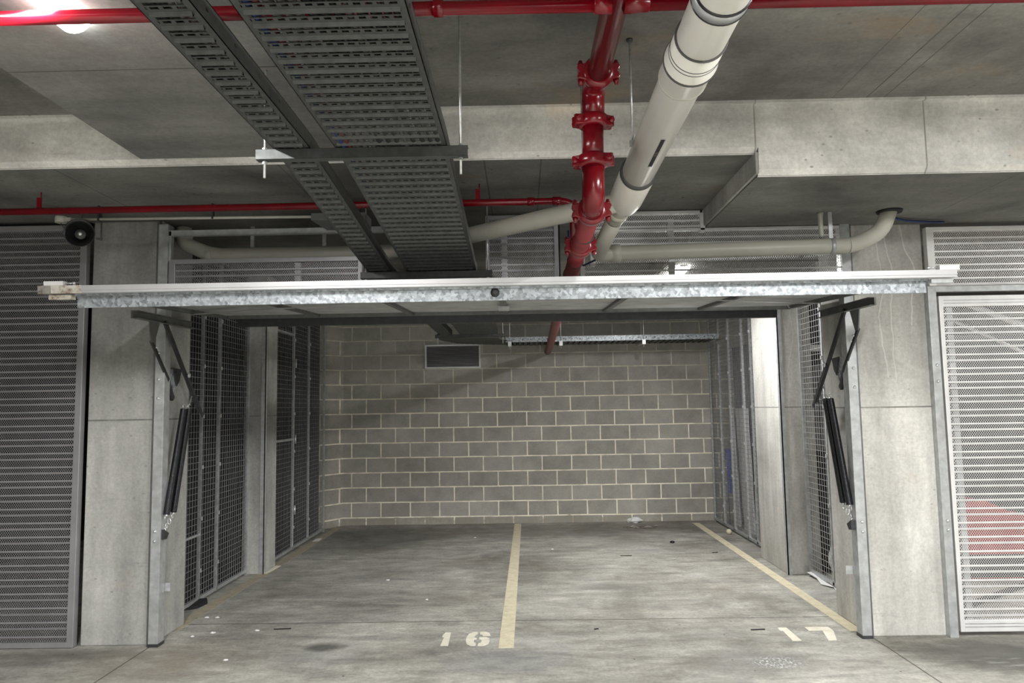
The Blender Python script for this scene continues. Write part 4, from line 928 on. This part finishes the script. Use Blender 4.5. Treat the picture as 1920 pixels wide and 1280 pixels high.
# ------------------------------------------------------------------ litter
blob('crumpled_paper', (1.47, 10.08, 0.03), (0.09, 0.05, 0.04), M_white, 'crumpled white paper at the foot of the block wall', 'paper', 5, 6, 9, 0.35)
blob('ball', (2.45, 9.10, 0.033), (0.033, 0.033, 0.033), M_yel, 'small pale ball by the foot of the mesh near the back wall', 'ball', 5, 10, 14, 0.0)
blob('bottle_cap', (1.67, 8.60, 0.012), (0.028, 0.028, 0.014), M_black, 'small round black cap on the floor of bay 17', 'litter', 6, 6, 12, 0.02)
sheet('black_rag', [(-2.68, 6.0, 0.004), (-2.62, 6.05, 0.004), (-2.60, 6.18, 0.004), (-2.63, 6.24, 0.015), (-2.69, 6.2, 0.02)], M_matblack, 'black rag on the floor poking from under the dark weldmesh', 'rag', 0.02)
sheet('white_scrap', [(-2.54, 9.0, 0.001), (-2.47, 9.02, 0.001), (-2.47, 9.18, 0.006), (-2.54, 9.16, 0.004)], M_white, 'white scrap on the floor by the mesh gate', 'litter')
sheet('white_scrap', [(-2.52, 7.28, 0.001), (-2.49, 7.26, 0.001), (-2.47, 7.62, 0.001), (-2.52, 7.62, 0.001)], M_num, 'pale strip on the floor at the foot of the second column in the shade', 'litter', 0.006)
rnd = random.Random(11)
spots = [(-2.43, 5.77, 'white chips on the dirty line near the shaded post'), (-2.35, 5.77, 'white flake just beside the chips on the dirty line'), (-2.22, 5.38, 'tiny white chip by the shaded post'), (-2.33, 5.30, 'long white flake by the foot of the shaded post'),
         (-1.92, 5.42, 'small white chip in the first bay near the joint'), (-1.26, 6.93, 'pale pebble in the first bay'), (-0.81, 6.22, 'white stone in the first bay beyond the joint'), (0.30, 8.3, 'white fleck right of the dividing line'),
         (-0.6, 9.1, 'white fleck near the back wall left of the dividing line'), (-1.9, 4.8, 'white speck on the aisle floor left of number 16')]
for i, (x, y, lb) in enumerate(spots):
    s = rnd.uniform(0.006, 0.013); blob('litter_chip', (x, y, 0.004), (s*1.6, s, 0.007), M_white, lb, 'litter', i+20, 4, 7, 0.3, 'white chips on the floor')
for i, (x, y, L, lb) in enumerate(((1.60, 5.30, 0.05, 'dark splinter beside number 17'), (0.49, 5.36, 0.015, 'dark chip right of the dividing line'), (1.05, 7.9, 0.06, 'thin dark twig in bay 17'), (2.0, 8.0, 0.03, 'dark splinter near the line of bay 17'), (-1.75, 5.45, 0.06, 'dark splinter near the joint in the first bay'))):
    tag(MB().bar((x-L, y, 0.004), (x+L, y+0.01, 0.004), 0.010, 0.005).build('splinter', M_matblack), lb, 'litter', 'dark splinters on the floor')
for i in range(9):
    x = 1.36 + 0.35*rnd.random(); y = 9.66 + 0.12*rnd.random()
    sheet('dead_leaf', [(x-0.03, y, 0.003), (x, y-0.02, 0.012), (x+0.035, y+0.005, 0.004), (x, y+0.025, 0.010)], M_rusty, 'dead brown leaf in the pile near the back wall', 'leaf', 0.002)['group'] = 'dead leaves by the back wall'
